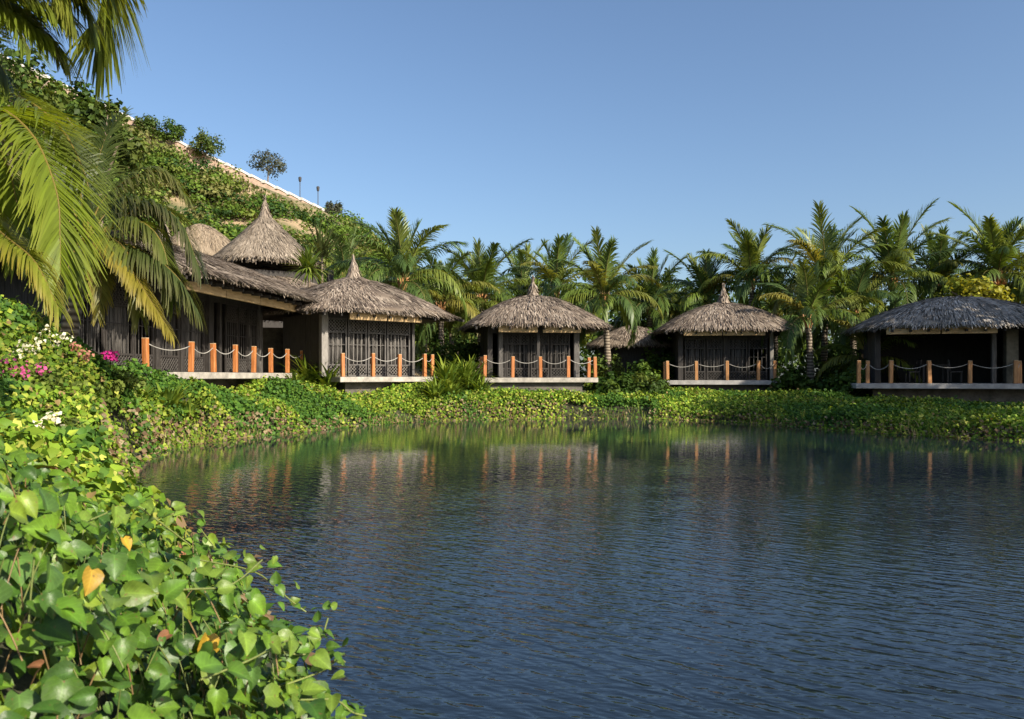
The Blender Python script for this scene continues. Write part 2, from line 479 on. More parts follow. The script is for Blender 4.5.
# dry grass between the shrubs
m_ = 20000
gx_ = rng.uniform(-60, 0, m_); gy_ = rng.uniform(44, 104, m_); gz_ = hill_z(gx_, gy_)
k = (gz_ > 2)
qx, qy = 512 + F * gx_ / gy_, HZ - F * (gz_ - EYE) / gy_
for (cx, cy, rx, ry) in BARE: k &= ((qx - cx) / rx) ** 2 + ((qy - cy) / ry) ** 2 > .8
k &= (vnoise(gx_ / 4, gy_ / 4, 5) > .15)
k &= (HZ - F * (gz_ - EYE) / gy_ > np.interp(512 + F * gx_ / gy_, rx_, ry_) + 2)
P = np.stack([gx_, gy_, gz_], 1)[k]
scatter(nb, T_FAR, P, rand_dirs(len(P)) * np.array([1, 1, .2]), np.tile([0, 0, 1.], (len(P), 1)) + .4 * rand_dirs(len(P)), rng.uniform(.25, .6, len(P)),
        mixcol([(.12, .12, .04), (.17, .14, .07), (.07, .09, .025)], (4, 2, 4), len(P)), .8)
tag(nb.build('hillside_scrub', M['leaf']), 'dense green scrub and dry grass covering the steep hillside', 'scrub', kind='stuff')

# white rimmed wall along the ridge road
def ridge_pts(off=0.0):
    out = []
    for (a, b) in zip(RIDGE[:-4], RIDGE[1:-3]):
        pa, pb = at(*a), at(*b)
        for t in np.linspace(0, 1, 5)[:-1]: out.append(pa * (1 - t) + pb * t)
    out.append(at(*RIDGE[9]))
    return [Vector(p) for p in out]
rp = ridge_pts()
rw = empty('ridge_wall', rp[20])
tag(rw, 'long pinkish masonry wall with a whitewashed top running down the hill crest', 'wall')
o0 = rp[20]
mb = MB()
for a, b in zip(rp[:-1], rp[1:]): mb.beam(a - o0 + Vector((0, 0, -.35)), b - o0 + Vector((0, 0, -.35)), .4, 2.0)
mb.build('wall_body', M['ridge'], rw)
mb = MB()
for a, b in zip(rp[:-1], rp[1:]):
    mb.beam(a - o0 + Vector((0, 0, .84)), b - o0 + Vector((0, 0, .74)), .6, .22)
    mb.box(a - o0 + Vector((0, 0, .74)), (.66, .66, .30))
mb.build('white_rail', M['ridge_top'], rw)
for (px, py, D, hgt, lab) in [(300, 205, 90.5, 2.6, 'dark lamp post on the ridge above the tall pointed roof'), (318, 214, 92, 2.6, 'dark lamp post near the low end of the ridge wall')]:
    p = at(px, py, D)
    L = empty('lamp_post', p); tag(L, lab, 'lamp post')
    mb = MB(); mb.tube([(0, 0, -.8), (0, 0, hgt)], .045, 8); mb.build('pole', M['metal'], L)
    mb = MB(); mb.tube([(0, 0, hgt), (0, 0, hgt + .12), (0, 0, hgt + .5), (0, 0, hgt + .6)], [.07, .15, .19, .06], 10); mb.build('lantern', M['metal'], L)

# ------------------------------------------------------------------ bushes and broadleaf trees
G_DARK = [(.034, .070, .013), (.052, .095, .016), (.08, .125, .020)]
G_MID = [(.050, .085, .018), (.075, .115, .024), (.10, .13, .028)]
G_LIME = [(.12, .16, .022), (.17, .19, .028), (.085, .13, .022)]
G_GREY = [(.075, .085, .055), (.10, .105, .07), (.055, .065, .04)]

def crown_nb(rx, rz, nclump, nleaf, leaf, cols, low=-.35, gap=.25):
    nb = NB()
    cen = rand_dirs(nclump) * rng.uniform(.35, 1.0, (nclump, 1)) ** .6
    cen = cen[cen[:, 2] > low]
    for c in cen:
        r = rng.uniform(.20, .40)
        m_ = int(nleaf * rng.uniform(.6, 1.3))
        d = rand_dirs(m_)
        P = (c * (1 - gap) + d * r * rng.uniform(.3, 1.05, (m_, 1))) * np.array([rx, rx, rz])
        base = np.array(cols[rng.integers(len(cols))]) * rng.uniform(.8, 1.25)
        nr = d + .8 * rand_dirs(m_) + np.array([0, 0, .5])
        scatter(nb, T_FAR, P, nr, rand_dirs(m_) + np.array([0, 0, -.4]), rng.uniform(.7, 1.3, m_) * leaf, base * rng.uniform(.7, 1.3, (m_, 1)), 1.1)
    return nb

def make_tree(name, label, cat, group, loc, hgt, rx, rz, cols, nclump=34, nleaf=60, leaf=.24, trunk_r=.16):
    t = empty(name, loc); tag(t, label, cat, group)
    crown_c = hgt - rz
    mb = MB()
    lean = random.uniform(-.3, .3)
    mb.tube([(0, 0, -.4), (lean * .3, 0, crown_c * .5), (lean, .1, crown_c)], [trunk_r * 1.3, trunk_r, trunk_r * .7], 8)
    for k in range(6):
        a = k * 1.05 + random.uniform(-.3, .3)
        e = (lean + math.cos(a) * rx * .6, math.sin(a) * rx * .6, crown_c + random.uniform(-.1, .55) * rz)
        mb.tube([(lean * .8, .05, crown_c * .8), ((e[0] + lean) / 2, e[1] / 2, crown_c + .05 * rz), e], [trunk_r * .5, trunk_r * .35, trunk_r * .12], 6)
    mb.build('trunk', M['bark'], t, smooth=True)
    nb = crown_nb(rx, rz, nclump, nleaf, leaf, cols)
    o = nb.build('crown', M['leaf'], t); o.location = (lean, .1, crown_c)
    return t

def make_bush(loc, rx, rz, cols, label, group=None, nclump=26, nleaf=60, leaf=.12, name='bush'):
    nb = crown_nb(rx, rz, nclump, nleaf, leaf, cols, low=-.15, gap=.2)
    o = nb.build(name, M['leaf']); o.location = loc
    tag(o, label, 'bush', group)
    return o

# ------------------------------------------------------------------ palms
def spline(pts, n):
    """smooth curve through the given points"""
    P = np.array(pts, float); P = np.vstack([2 * P[0] - P[1], P, 2 * P[-1] - P[-2]])
    out = []
    segs = len(P) - 3
    for u in np.linspace(0, segs - 1e-6, n):
        i = int(u); t = u - i
        a, b, c, d = P[i:i + 4]
        out.append(.5 * (2 * b + (c - a) * t + (2 * a - 5 * b + 4 * c - d) * t * t + (3 * b - 3 * c + d - a) * t ** 3))
    return np.array(out)

def frond(nb, path, npair, leaflen, width, col, tipcol=None, hang=.5, lift=.25, ribcol=(.20, .17, .05), rib=.03, start=.14, side0=None, ang0=68, ang1=26):
    """a feather palm leaf along path: a tapering rib and two rows of drooping leaflets"""
    n = len(path)
    seg = np.linalg.norm(np.diff(path, axis=0), axis=1); s = np.concatenate([[0], np.cumsum(seg)]); s /= s[-1]
    tang = unit(np.gradient(path, axis=0))
    up = np.array([0, 0, 1.0])
    side = np.cross(tang, up); bad = np.linalg.norm(side, axis=1) < .15
    if side0 is not None: side[bad] = side0
    elif bad.any() and (~bad).any(): side[bad] = side[~bad][0]
    elif bad.any(): side[bad] = (1, 0, 0)
    side = unit(side - tang * (side * tang).sum(1, keepdims=True))
    nrm = np.cross(side, tang)
    # rib
    V = []; Fc = []
    for i in range(n):
        r = rib * (1 - .85 * s[i]) + .002
        for k in range(4):
            a = math.pi / 2 * k
            V.append(path[i] + r * (math.cos(a) * side[i] + math.sin(a) * nrm[i]))
    for i in range(n - 1):
        for k in range(4):
            Fc.append((i * 4 + k, i * 4 + (k + 1) % 4, i * 4 + 4 + (k + 1) % 4, i * 4 + 4 + k))
    nb.add(V, Fc, np.array(ribcol))
    # leaflets
    t = np.linspace(start, .995, npair)
    for sg in (-1, 1):
        tt = np.clip(t + rng.uniform(-.4, .4, npair) / npair, 0, 1)
        def ip(A): return np.stack([np.interp(tt, s, A[:, c]) for c in range(3)], 1)
        p = ip(path); tg = unit(ip(tang)); sd = unit(ip(side)); nm = unit(ip(nrm))
        ang = np.radians(ang0 - (ang0 - ang1) * tt + rng.uniform(-6, 6, npair))
        L = leaflen * (.45 + .55 * np.sin(np.pi * np.clip(tt * .80 + .14, 0, 1))) * rng.uniform(.82, 1.08, npair)
        lf = lift + rng.uniform(-.12, .12, npair)
        d0 = unit(tg * np.cos(ang)[:, None] + sg * sd * np.sin(ang)[:, None] + nm * lf[:, None])
        h1 = hang * rng.uniform(.6, 1.4, npair)
        d1 = unit(d0 + up * (-h1)[:, None])
        d2 = unit(d1 + up * (-1.1 * h1)[:, None])
        p1 = p + d0 * (L * .34)[:, None]; p2 = p1 + d1 * (L * .36)[:, None]; p3 = p2 + d2 * (L * .30)[:, None]
        w = width * rng.uniform(.8, 1.15, npair)
        def wd(d): return unit(np.cross(d, nm + .35 * sg * sd) + 1e-6)
        w0, w1, w2 = wd(d0), wd(d1), wd(d2)
        VV = np.stack([p - w0 * (w * .35)[:, None], p + w0 * (w * .35)[:, None], p1 - w0 * (w * .5)[:, None], p1 + w0 * (w * .5)[:, None],
                       p2 - w1 * (w * .42)[:, None], p2 + w1 * (w * .42)[:, None], p3 - w2 * (w * .06)[:, None], p3 + w2 * (w * .06)[:, None]], 1)
        f0 = np.array([(0, 1, 3, 2), (2, 3, 5, 4), (4, 5, 7, 6)])
        FF = (f0[None] + (np.arange(npair) * 8)[:, None, None]).reshape(-1, 4)
        c = np.array(col) * rng.uniform(.75, 1.25, (npair, 1))
        C = np.repeat(c[:, None], 8, 1)
        if tipcol is not None:
            C[:, 6:] = np.array(tipcol) * rng.uniform(.8, 1.2, (npair, 1, 1)); C[:, 4:6] = .6 * C[:, 4:6] + .4 * np.array(tipcol)
        nb.add(VV.reshape(-1, 3), FF, C.reshape(-1, 3))

P_GREEN = [(.09, .14, .028), (.125, .18, .030), (.17, .21, .038), (.075, .125, .032)]
P_YEL = [(.18, .185, .035), (.23, .21, .045), (.15, .17, .03)]

def arc_path(az, e0, droop, length, n=12, pw=1.4):
    p = np.zeros(3); out = [p.copy()]; ds = length / (n - 1)
    wob = rng.uniform(-.25, .25)
    for i in range(1, n):
        u = (i - .5) / (n - 1)
        e = e0 - droop * u ** pw; a = az + wob * u
        p = p + ds * np.array([math.cos(e) * math.cos(a), math.cos(e) * math.sin(a), math.sin(e)])
        out.append(p.copy())
    return np.array(out)

def make_palm(loc, hgt, flen, label, group='coconut palms behind the huts', nf=26, upright=.45, yellow=.12, lean=(0, 0), npair=52, tr=.15, coconuts=False, width=.055):
    t = empty('coconut_palm', loc); tag(t, label, 'palm tree', group)
    top = np.array([lean[0], lean[1], hgt])
    mb = MB()
    pts = [(top[0] * u ** 1.5, top[1] * u ** 1.5, -.4 + (hgt + .4) * u) for u in np.linspace(0, 1, 12)]
    mb.tube(pts, [tr * (1.5 if i == 0 else 1.25 - .45 * i / 11) * (1.06 if i % 2 else .96) for i in range(12)], 9)
    mb.build('trunk', M['palm_trunk'], t, smooth=True)
    nb = NB()
    ga = rng.uniform(0, 6.28)
    for i in range(nf):
        u = i / (nf - 1)                                  # 0 youngest, 1 oldest
        az = ga + i * 2.39996 + rng.uniform(-.25, .25)
        e0 = R(86 - 12 * rng.uniform(0, 1)) if u < upright * .3 else R(80 - 85 * (u - upright * .2) + rng.uniform(-8, 8))
        droop = R(24 + 100 * u + rng.uniform(-12, 18))
        L = flen * rng.uniform(.85, 1.15) * (.85 if u < .1 else 1.05)
        path = arc_path(az, e0, droop, L) + top
        old = u > .3 and rng.uniform() < yellow + .3 * max(0, u - .7)
        c = np.array(P_YEL[rng.integers(3)] if old else P_GREEN[rng.integers(4)])
        if u < .3: c = c * np.array([1.0, 1.0, 1.1])
        frond(nb, path, npair, flen * (.24 + .08 * u), width, c, tipcol=c * 1.2 if u > .5 else None, hang=.10 + 1.1 * u, lift=.34 - .34 * u, ang0=48 + 20 * u, ang1=16 + 12 * u, ribcol=(.17, .15, .05), rib=.035)
    nb.build('crown', M['frond'], t)
    # fibrous leaf bases
    mb = MB()
    for k in range(9):
        a = k * 2.4
        mb.tube([tuple(top + np.array([math.cos(a) * .08, math.sin(a) * .08, -.35])), tuple(top + np.array([math.cos(a) * .26, math.sin(a) * .26, .25]))], [.09, .04], 5)
    mb.build('leaf_bases', M['post_tan'], t)
    if coconuts:
        mb = MB()
        for k in range(7):
            a = k * .9; c = top + np.array([math.cos(a) * .28, math.sin(a) * .28, -.25 - .12 * (k % 3)])
            mb.tube([c + np.array([0, 0, z]) for z in (-.14, -.1, 0, .1, .14)], [.02, .09, .125, .09, .02], 8)
            if k == 0: pass
        o = mb.build('coconuts', M['post_tan'], t, smooth=True); o['kind'] = 'stuff'
    return t

# ------------------------------------------------------------------ thatched roofs
THATCH = [(.19, .15, .115), (.27, .22, .175), (.13, .10, .08), (.36, .30, .24), (.09, .07, .058)]
THATCH_W = (3, 3.4, 2.2, 1.4, 1.2)
def thatch_roof(name, parent, c, rx, ry, ze, h, n_=4.0, p_=1.8, dens=290, thick=.12, cols=THATCH, w=THATCH_W, fringe=.15, spike=0):
    """rounded hip roof: a solid body of thatch with every bundle of stems lying down the slope"""
    cx, cy = c
    def rho(x, y): return ((np.abs(x) / rx) ** n_ + (np.abs(y) / ry) ** n_) ** (1 / n_)
    def zz(r): return ze + h * ((1 - r ** p_) if not spike else (1 - r) ** spike)
    nb = NB()
    A, B = 56, 14
    th = np.linspace(0, 2 * np.pi, A, endpoint=False)
    bx = np.sign(np.cos(th)) * np.abs(np.cos(th)) ** (2 / n_) * rx; by = np.sign(np.sin(th)) * np.abs(np.sin(th)) ** (2 / n_) * ry
    rings = []
    for r in np.linspace(.002, 1, B): rings.append(np.stack([cx + r * bx, cy + r * by, np.full(A, zz(r)) + .03 * rng.normal(size=A)], 1))
    for r in np.linspace(1, .02, 6): rings.append(np.stack([cx + r * .97 * bx, cy + r * .97 * by, np.full(A, zz(r) - thick)], 1))
    V = np.concatenate(rings); K = len(rings)
    i0 = np.arange(A); Fq = np.concatenate([np.stack([k * A + i0, k * A + (i0 + 1) % A, (k + 1) * A + (i0 + 1) % A, (k + 1) * A + i0], 1) for k in range(K - 1)])
    nb.add(V, Fq, mixcol(cols, w, len(V), .1) * .8)
    area = 4 * rx * ry
    m_ = int(area * dens)
    x = rng.uniform(-rx, rx, m_); y = rng.uniform(-ry, ry, m_)
    r = rho(x, y); k = (r < 1) & (r > .01); x, y, r = x[k], y[k], r[k]; m_ = len(x)
    e = .01
    gx = (rho(x + e, y) - r) / e; gy = (rho(x, y + e) - r) / e
    dzr = (zz(np.minimum(r + e, 1)) - zz(r)) / e
    # stems hang away from the peak, halfway between straight downhill and radial
    g = unit(np.stack([gx, gy], 1)) * .6 + unit(np.stack([x, y], 1)) * .4
    dl = np.stack([g[:, 0], g[:, 1], dzr * (gx * g[:, 0] + gy * g[:, 1])], 1)
    dl = unit(dl)
    nr = unit(np.stack([-dzr * gx, -dzr * gy, np.ones(m_)], 1))
    nr = unit(nr + .15 * rand_dirs(m_)); dl = unit(dl + .14 * rand_dirs(m_))
    P = np.stack([cx + x, cy + y, zz(r) + rng.uniform(-.01, .035, m_) + .07 * (vnoise(x / .9 + cx, y / .9 + rx, 17) - .4)], 1)
    size = rng.uniform(.18, .46, m_)
    scatter(nb, T_STRIP, P, nr, dl, size, mixcol(cols, w, m_, .28) * (.72 + .56 * vnoise(x / .8 + ze, y / .8 + h, 19))[:, None], rng.uniform(.018, .048, m_) / size)
    # ragged fringe on the eave
    m_ = int(2 * (rx + ry) * 2 * 55)
    th = rng.uniform(0, 2 * np.pi, m_)
    # even spread along the edge
    per = rng.uniform(0, 4, m_); s_ = np.floor(per).astype(int); u = (per - s_) * 2 - 1
    ex = np.choose(s_, [u * rx, np.full(m_, rx), u * rx, np.full(m_, -rx)]); ey = np.choose(s_, [np.full(m_, -ry), u * ry, np.full(m_, ry), u * ry])
    r = rho(ex, ey); ex, ey = ex / r, ey / r
    out = unit(np.stack([ex / rx ** 2, ey / ry ** 2], 1))
    rr = rng.uniform(.955, 1.0, m_)
    P = np.stack([cx + ex * rr, cy + ey * rr, zz(rr) - rng.uniform(0, thick, m_)], 1)
    dl = np.stack([out[:, 0] * .55, out[:, 1] * .55, np.full(m_, -.75)], 1) + .25 * rand_dirs(m_)
    nr = np.stack([out[:, 0], out[:, 1], np.full(m_, .3)], 1) + .5 * rand_dirs(m_)
    size = rng.uniform(.4, 1, m_) * fringe
    scatter(nb, T_STRIP, P, nr, dl, size, mixcol(cols, w, m_, .25), rng.uniform(.02, .045, m_) / size)
    return nb.build(name, M['thatch'], parent)

def finial(parent, x, y, z, r=.34, h=.8, cols=THATCH, w=(3, 3, 1, 2.4, .5)):
    nb = NB()
    prof = [(1.0, -.12), (.92, .05), (.62, .3), (.42, .55), (.30, .78), (.16, 1.0)]
    A = 14
    a = np.linspace(0, 2 * np.pi, A, endpoint=False)
    V = np.concatenate([np.stack([x + r * p * np.cos(a), y + r * p * np.sin(a), np.full(A, z + h * q_)], 1) for p, q_ in prof])
    i0 = np.arange(A); Fq = np.concatenate([np.stack([k * A + i0, k * A + (i0 + 1) % A, (k + 1) * A + (i0 + 1) % A, (k + 1) * A + i0], 1) for k in range(len(prof) - 1)])
    nb.add(V, Fq, mixcol(cols, w, len(V), .15))
    m_ = 260
    a = rng.uniform(0, 2 * np.pi, m_); t = rng.uniform(0, 1.0, m_)
    pr = np.interp(t, [p[1] for p in prof], [p[0] for p in prof]) * r
    P = np.stack([x + pr * np.cos(a), y + pr * np.sin(a), z + h * t], 1)
    dl = np.stack([np.cos(a) * .4, np.sin(a) * .4, np.full(m_, -1.)], 1) + .2 * rand_dirs(m_)
    dl[t > .9] *= np.array([.4, .4, -1])
    size = rng.uniform(.15, .32, m_)
    scatter(nb, T_STRIP, P, np.stack([np.cos(a), np.sin(a), np.full(m_, .4)], 1) + .4 * rand_dirs(m_), dl, size, mixcol(cols, w, m_, .25), rng.uniform(.03, .06, m_) / size)
    return nb.build('finial', M['thatch'], parent)

# ------------------------------------------------------------------ huts
def screen_panel(parent, x0, x1, y, z0, z1, mat, lat, curtain=True, top=.24, bot=.20, cur='curtain'):
    w = .06; h = z1 - z0
    mb = MB()
    for x in (x0 + w / 2, x1 - w / 2): mb.span(x - w / 2, x + w / 2, y - .03, y + .03, z0, z1)
    for z in (z0 + .03, z0 + bot * h, z1 - top * h, z1 - .03): mb.span(x0 + w, x1 - w, y - .027, y + .027, z - .03, z + .03)
    mb.span(x0 + w, x1 - w, y - .012, y + .012, z0 + .55 * h - .012, z0 + .55 * h + .012)
    p = mb.build('screen_panel', mat, parent)
    mb = MB()
    for (a, b) in ((z1 - top * h + .03, z1 - .06), (z0 + .06, z0 + bot * h - .03)):
        W = x1 - x0 - 2 * w; Hh = b - a
        s = .13
        k = -Hh
        while k < W:
            for sg in (0, 1):
                u0, v0 = k, 0; u1, v1 = k + Hh, Hh
                if u0 < 0: v0 -= u0; u0 = 0
                if u1 > W: v1 -= (u1 - W); u1 = W
                if u1 - u0 > .03:
                    A = (x0 + w + (u0 if not sg else W - u0), y + (.006 if sg else -.006), a + v0); B = (x0 + w + (u1 if not sg else W - u1), y + (.006 if sg else -.006), a + v1)
                    mb.beam(A, B, .012, .022, up=(0, 1, 0))
            k += s
    # thin upright slats
    nsl = max(2, int((x1 - x0 - 2 * w) / .15))
    for i in range(1, nsl):
        x = x0 + w + (x1 - x0 - 2 * w) * i / nsl
        mb.span(x - .009, x + .009, y - .009, y + .009, z0 + bot * h + .03, z1 - top * h - .03)
    mb.build('lattice', lat, p)
    if curtain:
        n = 46; V = []
        for i in range(n):
            u = i / (n - 1); x = x0 + w * .6 + (x1 - x0 - 1.2 * w) * u
            yy = y + .12 + .035 * math.sin(u * 38 + x0 * 5) + .02 * math.sin(u * 91 + x0)
            V += [(x, yy, z0 + .02), (x, yy, z1 - .05)]
        mb = MB(); mb.v = V; mb.f = [(2 * i, 2 * i + 2, 2 * i + 3, 2 * i + 1) for i in range(n - 1)]
        o = mb.build(cur, M['curtain'], p, smooth=True)
        md = o.modifiers.new('thickness', 'SOLIDIFY'); md.thickness = .006
    return p

def rope_between(parent, a, b, sag=.16):
    pts = []
    for i in range(11):
        u = i / 10
        p = Vector(a) * (1 - u) + Vector(b) * u; p.z -= sag * 4 * u * (1 - u); pts.append(p)
    MB().tube(pts, .0135, 6).build('rope', M['rope'], parent, smooth=True)

def railing(parent, pts, hgt=.88, w=.135, mat='post', sag=.17, skip=()):
    for i, (x, y) in enumerate(pts):
        hh = hgt * random.uniform(.97, 1.02)
        p = MB().span(x - w / 2, x + w / 2, y - w / 2, y + w / 2, .004, hh).build('railing_post', M[mat], parent, bevel=.012)
        MB().span(x - w / 2 + .004, x + w / 2 - .004, y - w / 2 + .004, y + w / 2 - .004, hh, hh + .02).build('post_cap', M['post_top'], p)
        # old posts lean a little and are turned a little
        Rm = Matrix.Translation((x, y, 0)) @ Matrix.Rotation(random.uniform(-.12, .12), 4, 'Z') @ Matrix.Rotation(random.uniform(-.025, .025), 4, 'X') @ Matrix.Rotation(random.uniform(-.025, .025), 4, 'Y') @ Matrix.Translation((-x, -y, 0))
        p.matrix_local = Rm
    for i in range(len(pts) - 1):
        if i in skip: continue
        a = Vector((*pts[i], hgt - .13)); b = Vector((*pts[i + 1], hgt - .13))
        d = (b - a).normalized() * (w / 2); rope_between(parent, a + d, b - d, sag * random.uniform(.75, 1.25))

def make_hut(label, D0, zdeck, a, deckx, walls, wall_h, front_post, roof, panels, decky=None, mat_panel='dark_wood', mat_lat='grey_wood', deck_mat='concrete', posts='post',
             found=None, fascia=None, pillars=None, fin=None, lower=None, back_clad='dark_wood', name='thatched_hut', side_open=False, lintel=.30, roof_kw={}, posts_h=.88, sag=.17, dk=.2):
    """local frame: x along the front, y into the hut, z=0 on the deck; a = turn about the vertical"""
    t = empty(name, (D0[0], D0[1], zdeck), a)
    tag(t, label, 'hut', 'thatched huts around the pond')
    wx0, wx1, wy0, wy1 = walls
    dx0, dx1 = deckx
    mb = MB(); mb.span(dx0, dx1, 0, wy1 + .1, -dk, 0); mb.build('deck', M[deck_mat], t, bevel=.015)
    if found:
        fx0, fx1, fy = found
        MB().span(fx0, fx1, fy, wy1, -1.6, -dk - .003).build('foundation', M['found'], t)
    # closed shell: back and side walls of upright boards, floor, soffit
    mb = MB()
    def boards(axis, c, u0, u1, z0=.0, z1=wall_h):
        u = u0
        while u < u1 - .01:
            v = min(u + .16, u1)
            off = random.uniform(-.008, .008)
            if axis == 'x': mb.span(u + .004, v - .004, c - .04 + off, c + .04 + off, z0, z1)
            else: mb.span(c - .04 + off, c + .04 + off, u + .004, v - .004, z0, z1)
            u = v
    boards('x', wy1, wx0, wx1)
    if not side_open:
        boards('y', wx0, wy0 + .1, wy1 - .06); boards('y', wx1, wy0 + .1, wy1 - .06)
    mb.build('wall', M[back_clad], t)
    mb = MB(); mb.span(wx0 + .05, wx1 - .05, wy1 - .20, wy1 - .06, 0, wall_h); mb.span(wx0 + .06, wx1 - .06, wy0 + .9, wy1 - .25, wall_h - .06, wall_h); mb.build('shaded_lining', M['interior'], t)  # dark backing and ceiling; the interior shade is put into their colour
    # pillars and lintel
    pw = .2
    for (x, y, wdt, mt) in (pillars or [(wx0, wy0, pw, 'dark_wood'), (wx1, wy0, pw, 'dark_wood')]):
        MB().span(x - wdt / 2, x + wdt / 2, y - wdt / 2, y + wdt / 2, .004, wall_h + .1).build('pillar', M[mt], t, bevel=.012)
    MB().span(wx0 + .11, wx1 - .11, wy0 - .05, wy0 + .05, wall_h - lintel, wall_h).build('lintel', M['dark_wood'], t)
    for (x0, x1, cur) in panels:
        screen_panel(t, x0, x1, wy0, .01, wall_h - lintel - .005, M[mat_panel], M[mat_lat], cur)
    railing(t, front_post, posts_h, mat=posts, sag=sag)
    rf = thatch_roof('roof', t, *roof, **roof_kw)
    c, rx, ry, ze, h = roof
    if fin: finial(rf, c[0], c[1], ze + h - .08, *fin)
    for (x0, x1, y, z) in (fascia or []):
        MB().span(x0, x1, y - .05, y + .05, z - .17, z + .11).build('eave_beam', M['fascia'], rf, bevel=.01)
    # rafters seen under the eave
    mb = MB()
    k = int(2 * rx / .7)
    for i in range(k + 1):
        x = c[0] - rx * .9 + 1.8 * rx * i / k
        mb.beam((x, c[1] - ry * .94, ze - .22), (x, wy0 + .1, ze - .05), .07, .09)
    mb.build('rafters', M['dark_wood'], rf)
    return t

# hut on the left bank, its long deck running away from the viewer
a1 = R(83); u1 = np.array([math.cos(a1), math.sin(a1)])
o1 = np.array([-9.2, 23.2])
fx = [-2.27, 0, 1.35, 2.78, 4.12, 5.52, 7.0, 8.5]
make_hut('long grey hut with bright orange rope posts, half hidden by palm fronds', o1, 1.76, a1, (-3.1, 8.75), (-3.6, 7.2, 1.35, 6.4), 2.75,
         [(x, .12) for x in fx] , ((3.4, 3.0), 8.3, 4.2, 2.70, 1.6),
         [(-3.4, -2.2, True), (-2.15, -.9, True), (-.85, .1, False), (.4, 1.5, True), (1.75, 3.05, True), (4.55, 5.45, False), (5.5, 6.2, False), (6.25, 7.0, True)],
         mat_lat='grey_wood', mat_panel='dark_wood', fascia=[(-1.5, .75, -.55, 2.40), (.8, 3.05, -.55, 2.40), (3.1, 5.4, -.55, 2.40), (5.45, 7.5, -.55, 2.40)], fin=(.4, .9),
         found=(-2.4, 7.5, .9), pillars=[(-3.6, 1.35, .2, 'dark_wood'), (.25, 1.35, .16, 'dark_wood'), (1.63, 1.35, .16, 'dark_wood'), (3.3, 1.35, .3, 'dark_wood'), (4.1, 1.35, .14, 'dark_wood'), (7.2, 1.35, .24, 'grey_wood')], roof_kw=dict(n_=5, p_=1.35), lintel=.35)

# hut turned towards the pond with lattice screens in full sun
a2 = R(38)
c2 = at(344, 378, 29.6)
make_hut('hut turned cornerwise, with sunlit grey lattice screens and a dark left side', c2[:2], 1.62, a2, (-.15, 4.45), (-.35, 3.55, 1.0, 4.9), 2.45,
         [(.0, 2.6), (0, .1), (1.25, .1), (2.4, .1), (3.55, .1), (4.35, .8)], ((1.85, 2.9), 3.75, 3.3, 2.50, 1.58),
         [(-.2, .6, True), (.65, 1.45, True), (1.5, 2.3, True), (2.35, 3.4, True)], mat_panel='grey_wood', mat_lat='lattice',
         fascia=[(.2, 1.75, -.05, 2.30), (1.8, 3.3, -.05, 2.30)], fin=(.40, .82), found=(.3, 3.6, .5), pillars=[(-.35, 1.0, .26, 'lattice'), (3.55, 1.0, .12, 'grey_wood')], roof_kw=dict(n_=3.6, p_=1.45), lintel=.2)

# square hut in the middle
a3 = R(8)
c3 = at(541, 377, 33)
make_hut('square sunlit hut with pale curtains, in the middle of the far bank', c3[:2], 1.58, a3, (-2.42, 2.42), (-2.0, 1.72, 1.1, 4.8), 2.3,
         [(-2.32, 1.5), (-2.32, .1), (-1.17, .1), (0, .1), (1.17, .1), (2.32, .1), (2.32, 1.3)], ((.12, 2.75), 3.1, 3.0, 2.24, 1.40),
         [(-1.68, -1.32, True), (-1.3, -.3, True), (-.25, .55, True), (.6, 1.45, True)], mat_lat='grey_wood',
         fascia=[(-1.75, -.12, .12, 2.04), (.1, 1.7, .12, 2.04)], fin=(.34, .74), found=(-2.2, 1.8, .25),
         pillars=[(-2.0, 1.1, .22, 'dark_wood'), (-1.55, 1.02, .2, 'grey_wood'), (1.72, 1.05, .24, 'grey_wood'), (-.02, .55, .14, 'dark_wood')], roof_kw=dict(n_=4, p_=1.75), lintel=.42)

# shaded hut right of the middle
a4 = R(-6)
c4 = at(722, 380, 36.2)
make_hut('shaded dark hut with tan rope posts and a pointed straw finial, second from the right', c4[:2], 1.45, a4, (-2.55, 2.6), (-1.75, 2.38, 1.0, 4.9), 2.35,
         [(-2.42, 1.6), (-2.42, .1), (-1.12, .1), (.25, .1), (1.62, .1), (2.52, .9), (2.52, 2.4)], ((.5, 2.8), 3.3, 3.1, 2.36, 1.36),
         [(-1.55, -.6, True), (-.55, .35, True), (.4, 1.3, True), (1.35, 2.2, False)], posts='post_tan', deck_mat='concrete_grey',
         fascia=[(-1.7, .0, .0, 2.20), (.05, 1.9, .0, 2.20)], fin=(.38, .86), found=(-1.8, 2.2, .6), roof_kw=dict(n_=4, p_=1.75), lintel=.4,
         pillars=[(-1.75, 1.0, .24, 'dark_wood'), (.3, 1.0, .18, 'dark_wood'), (2.38, .95, .16, 'lattice')])

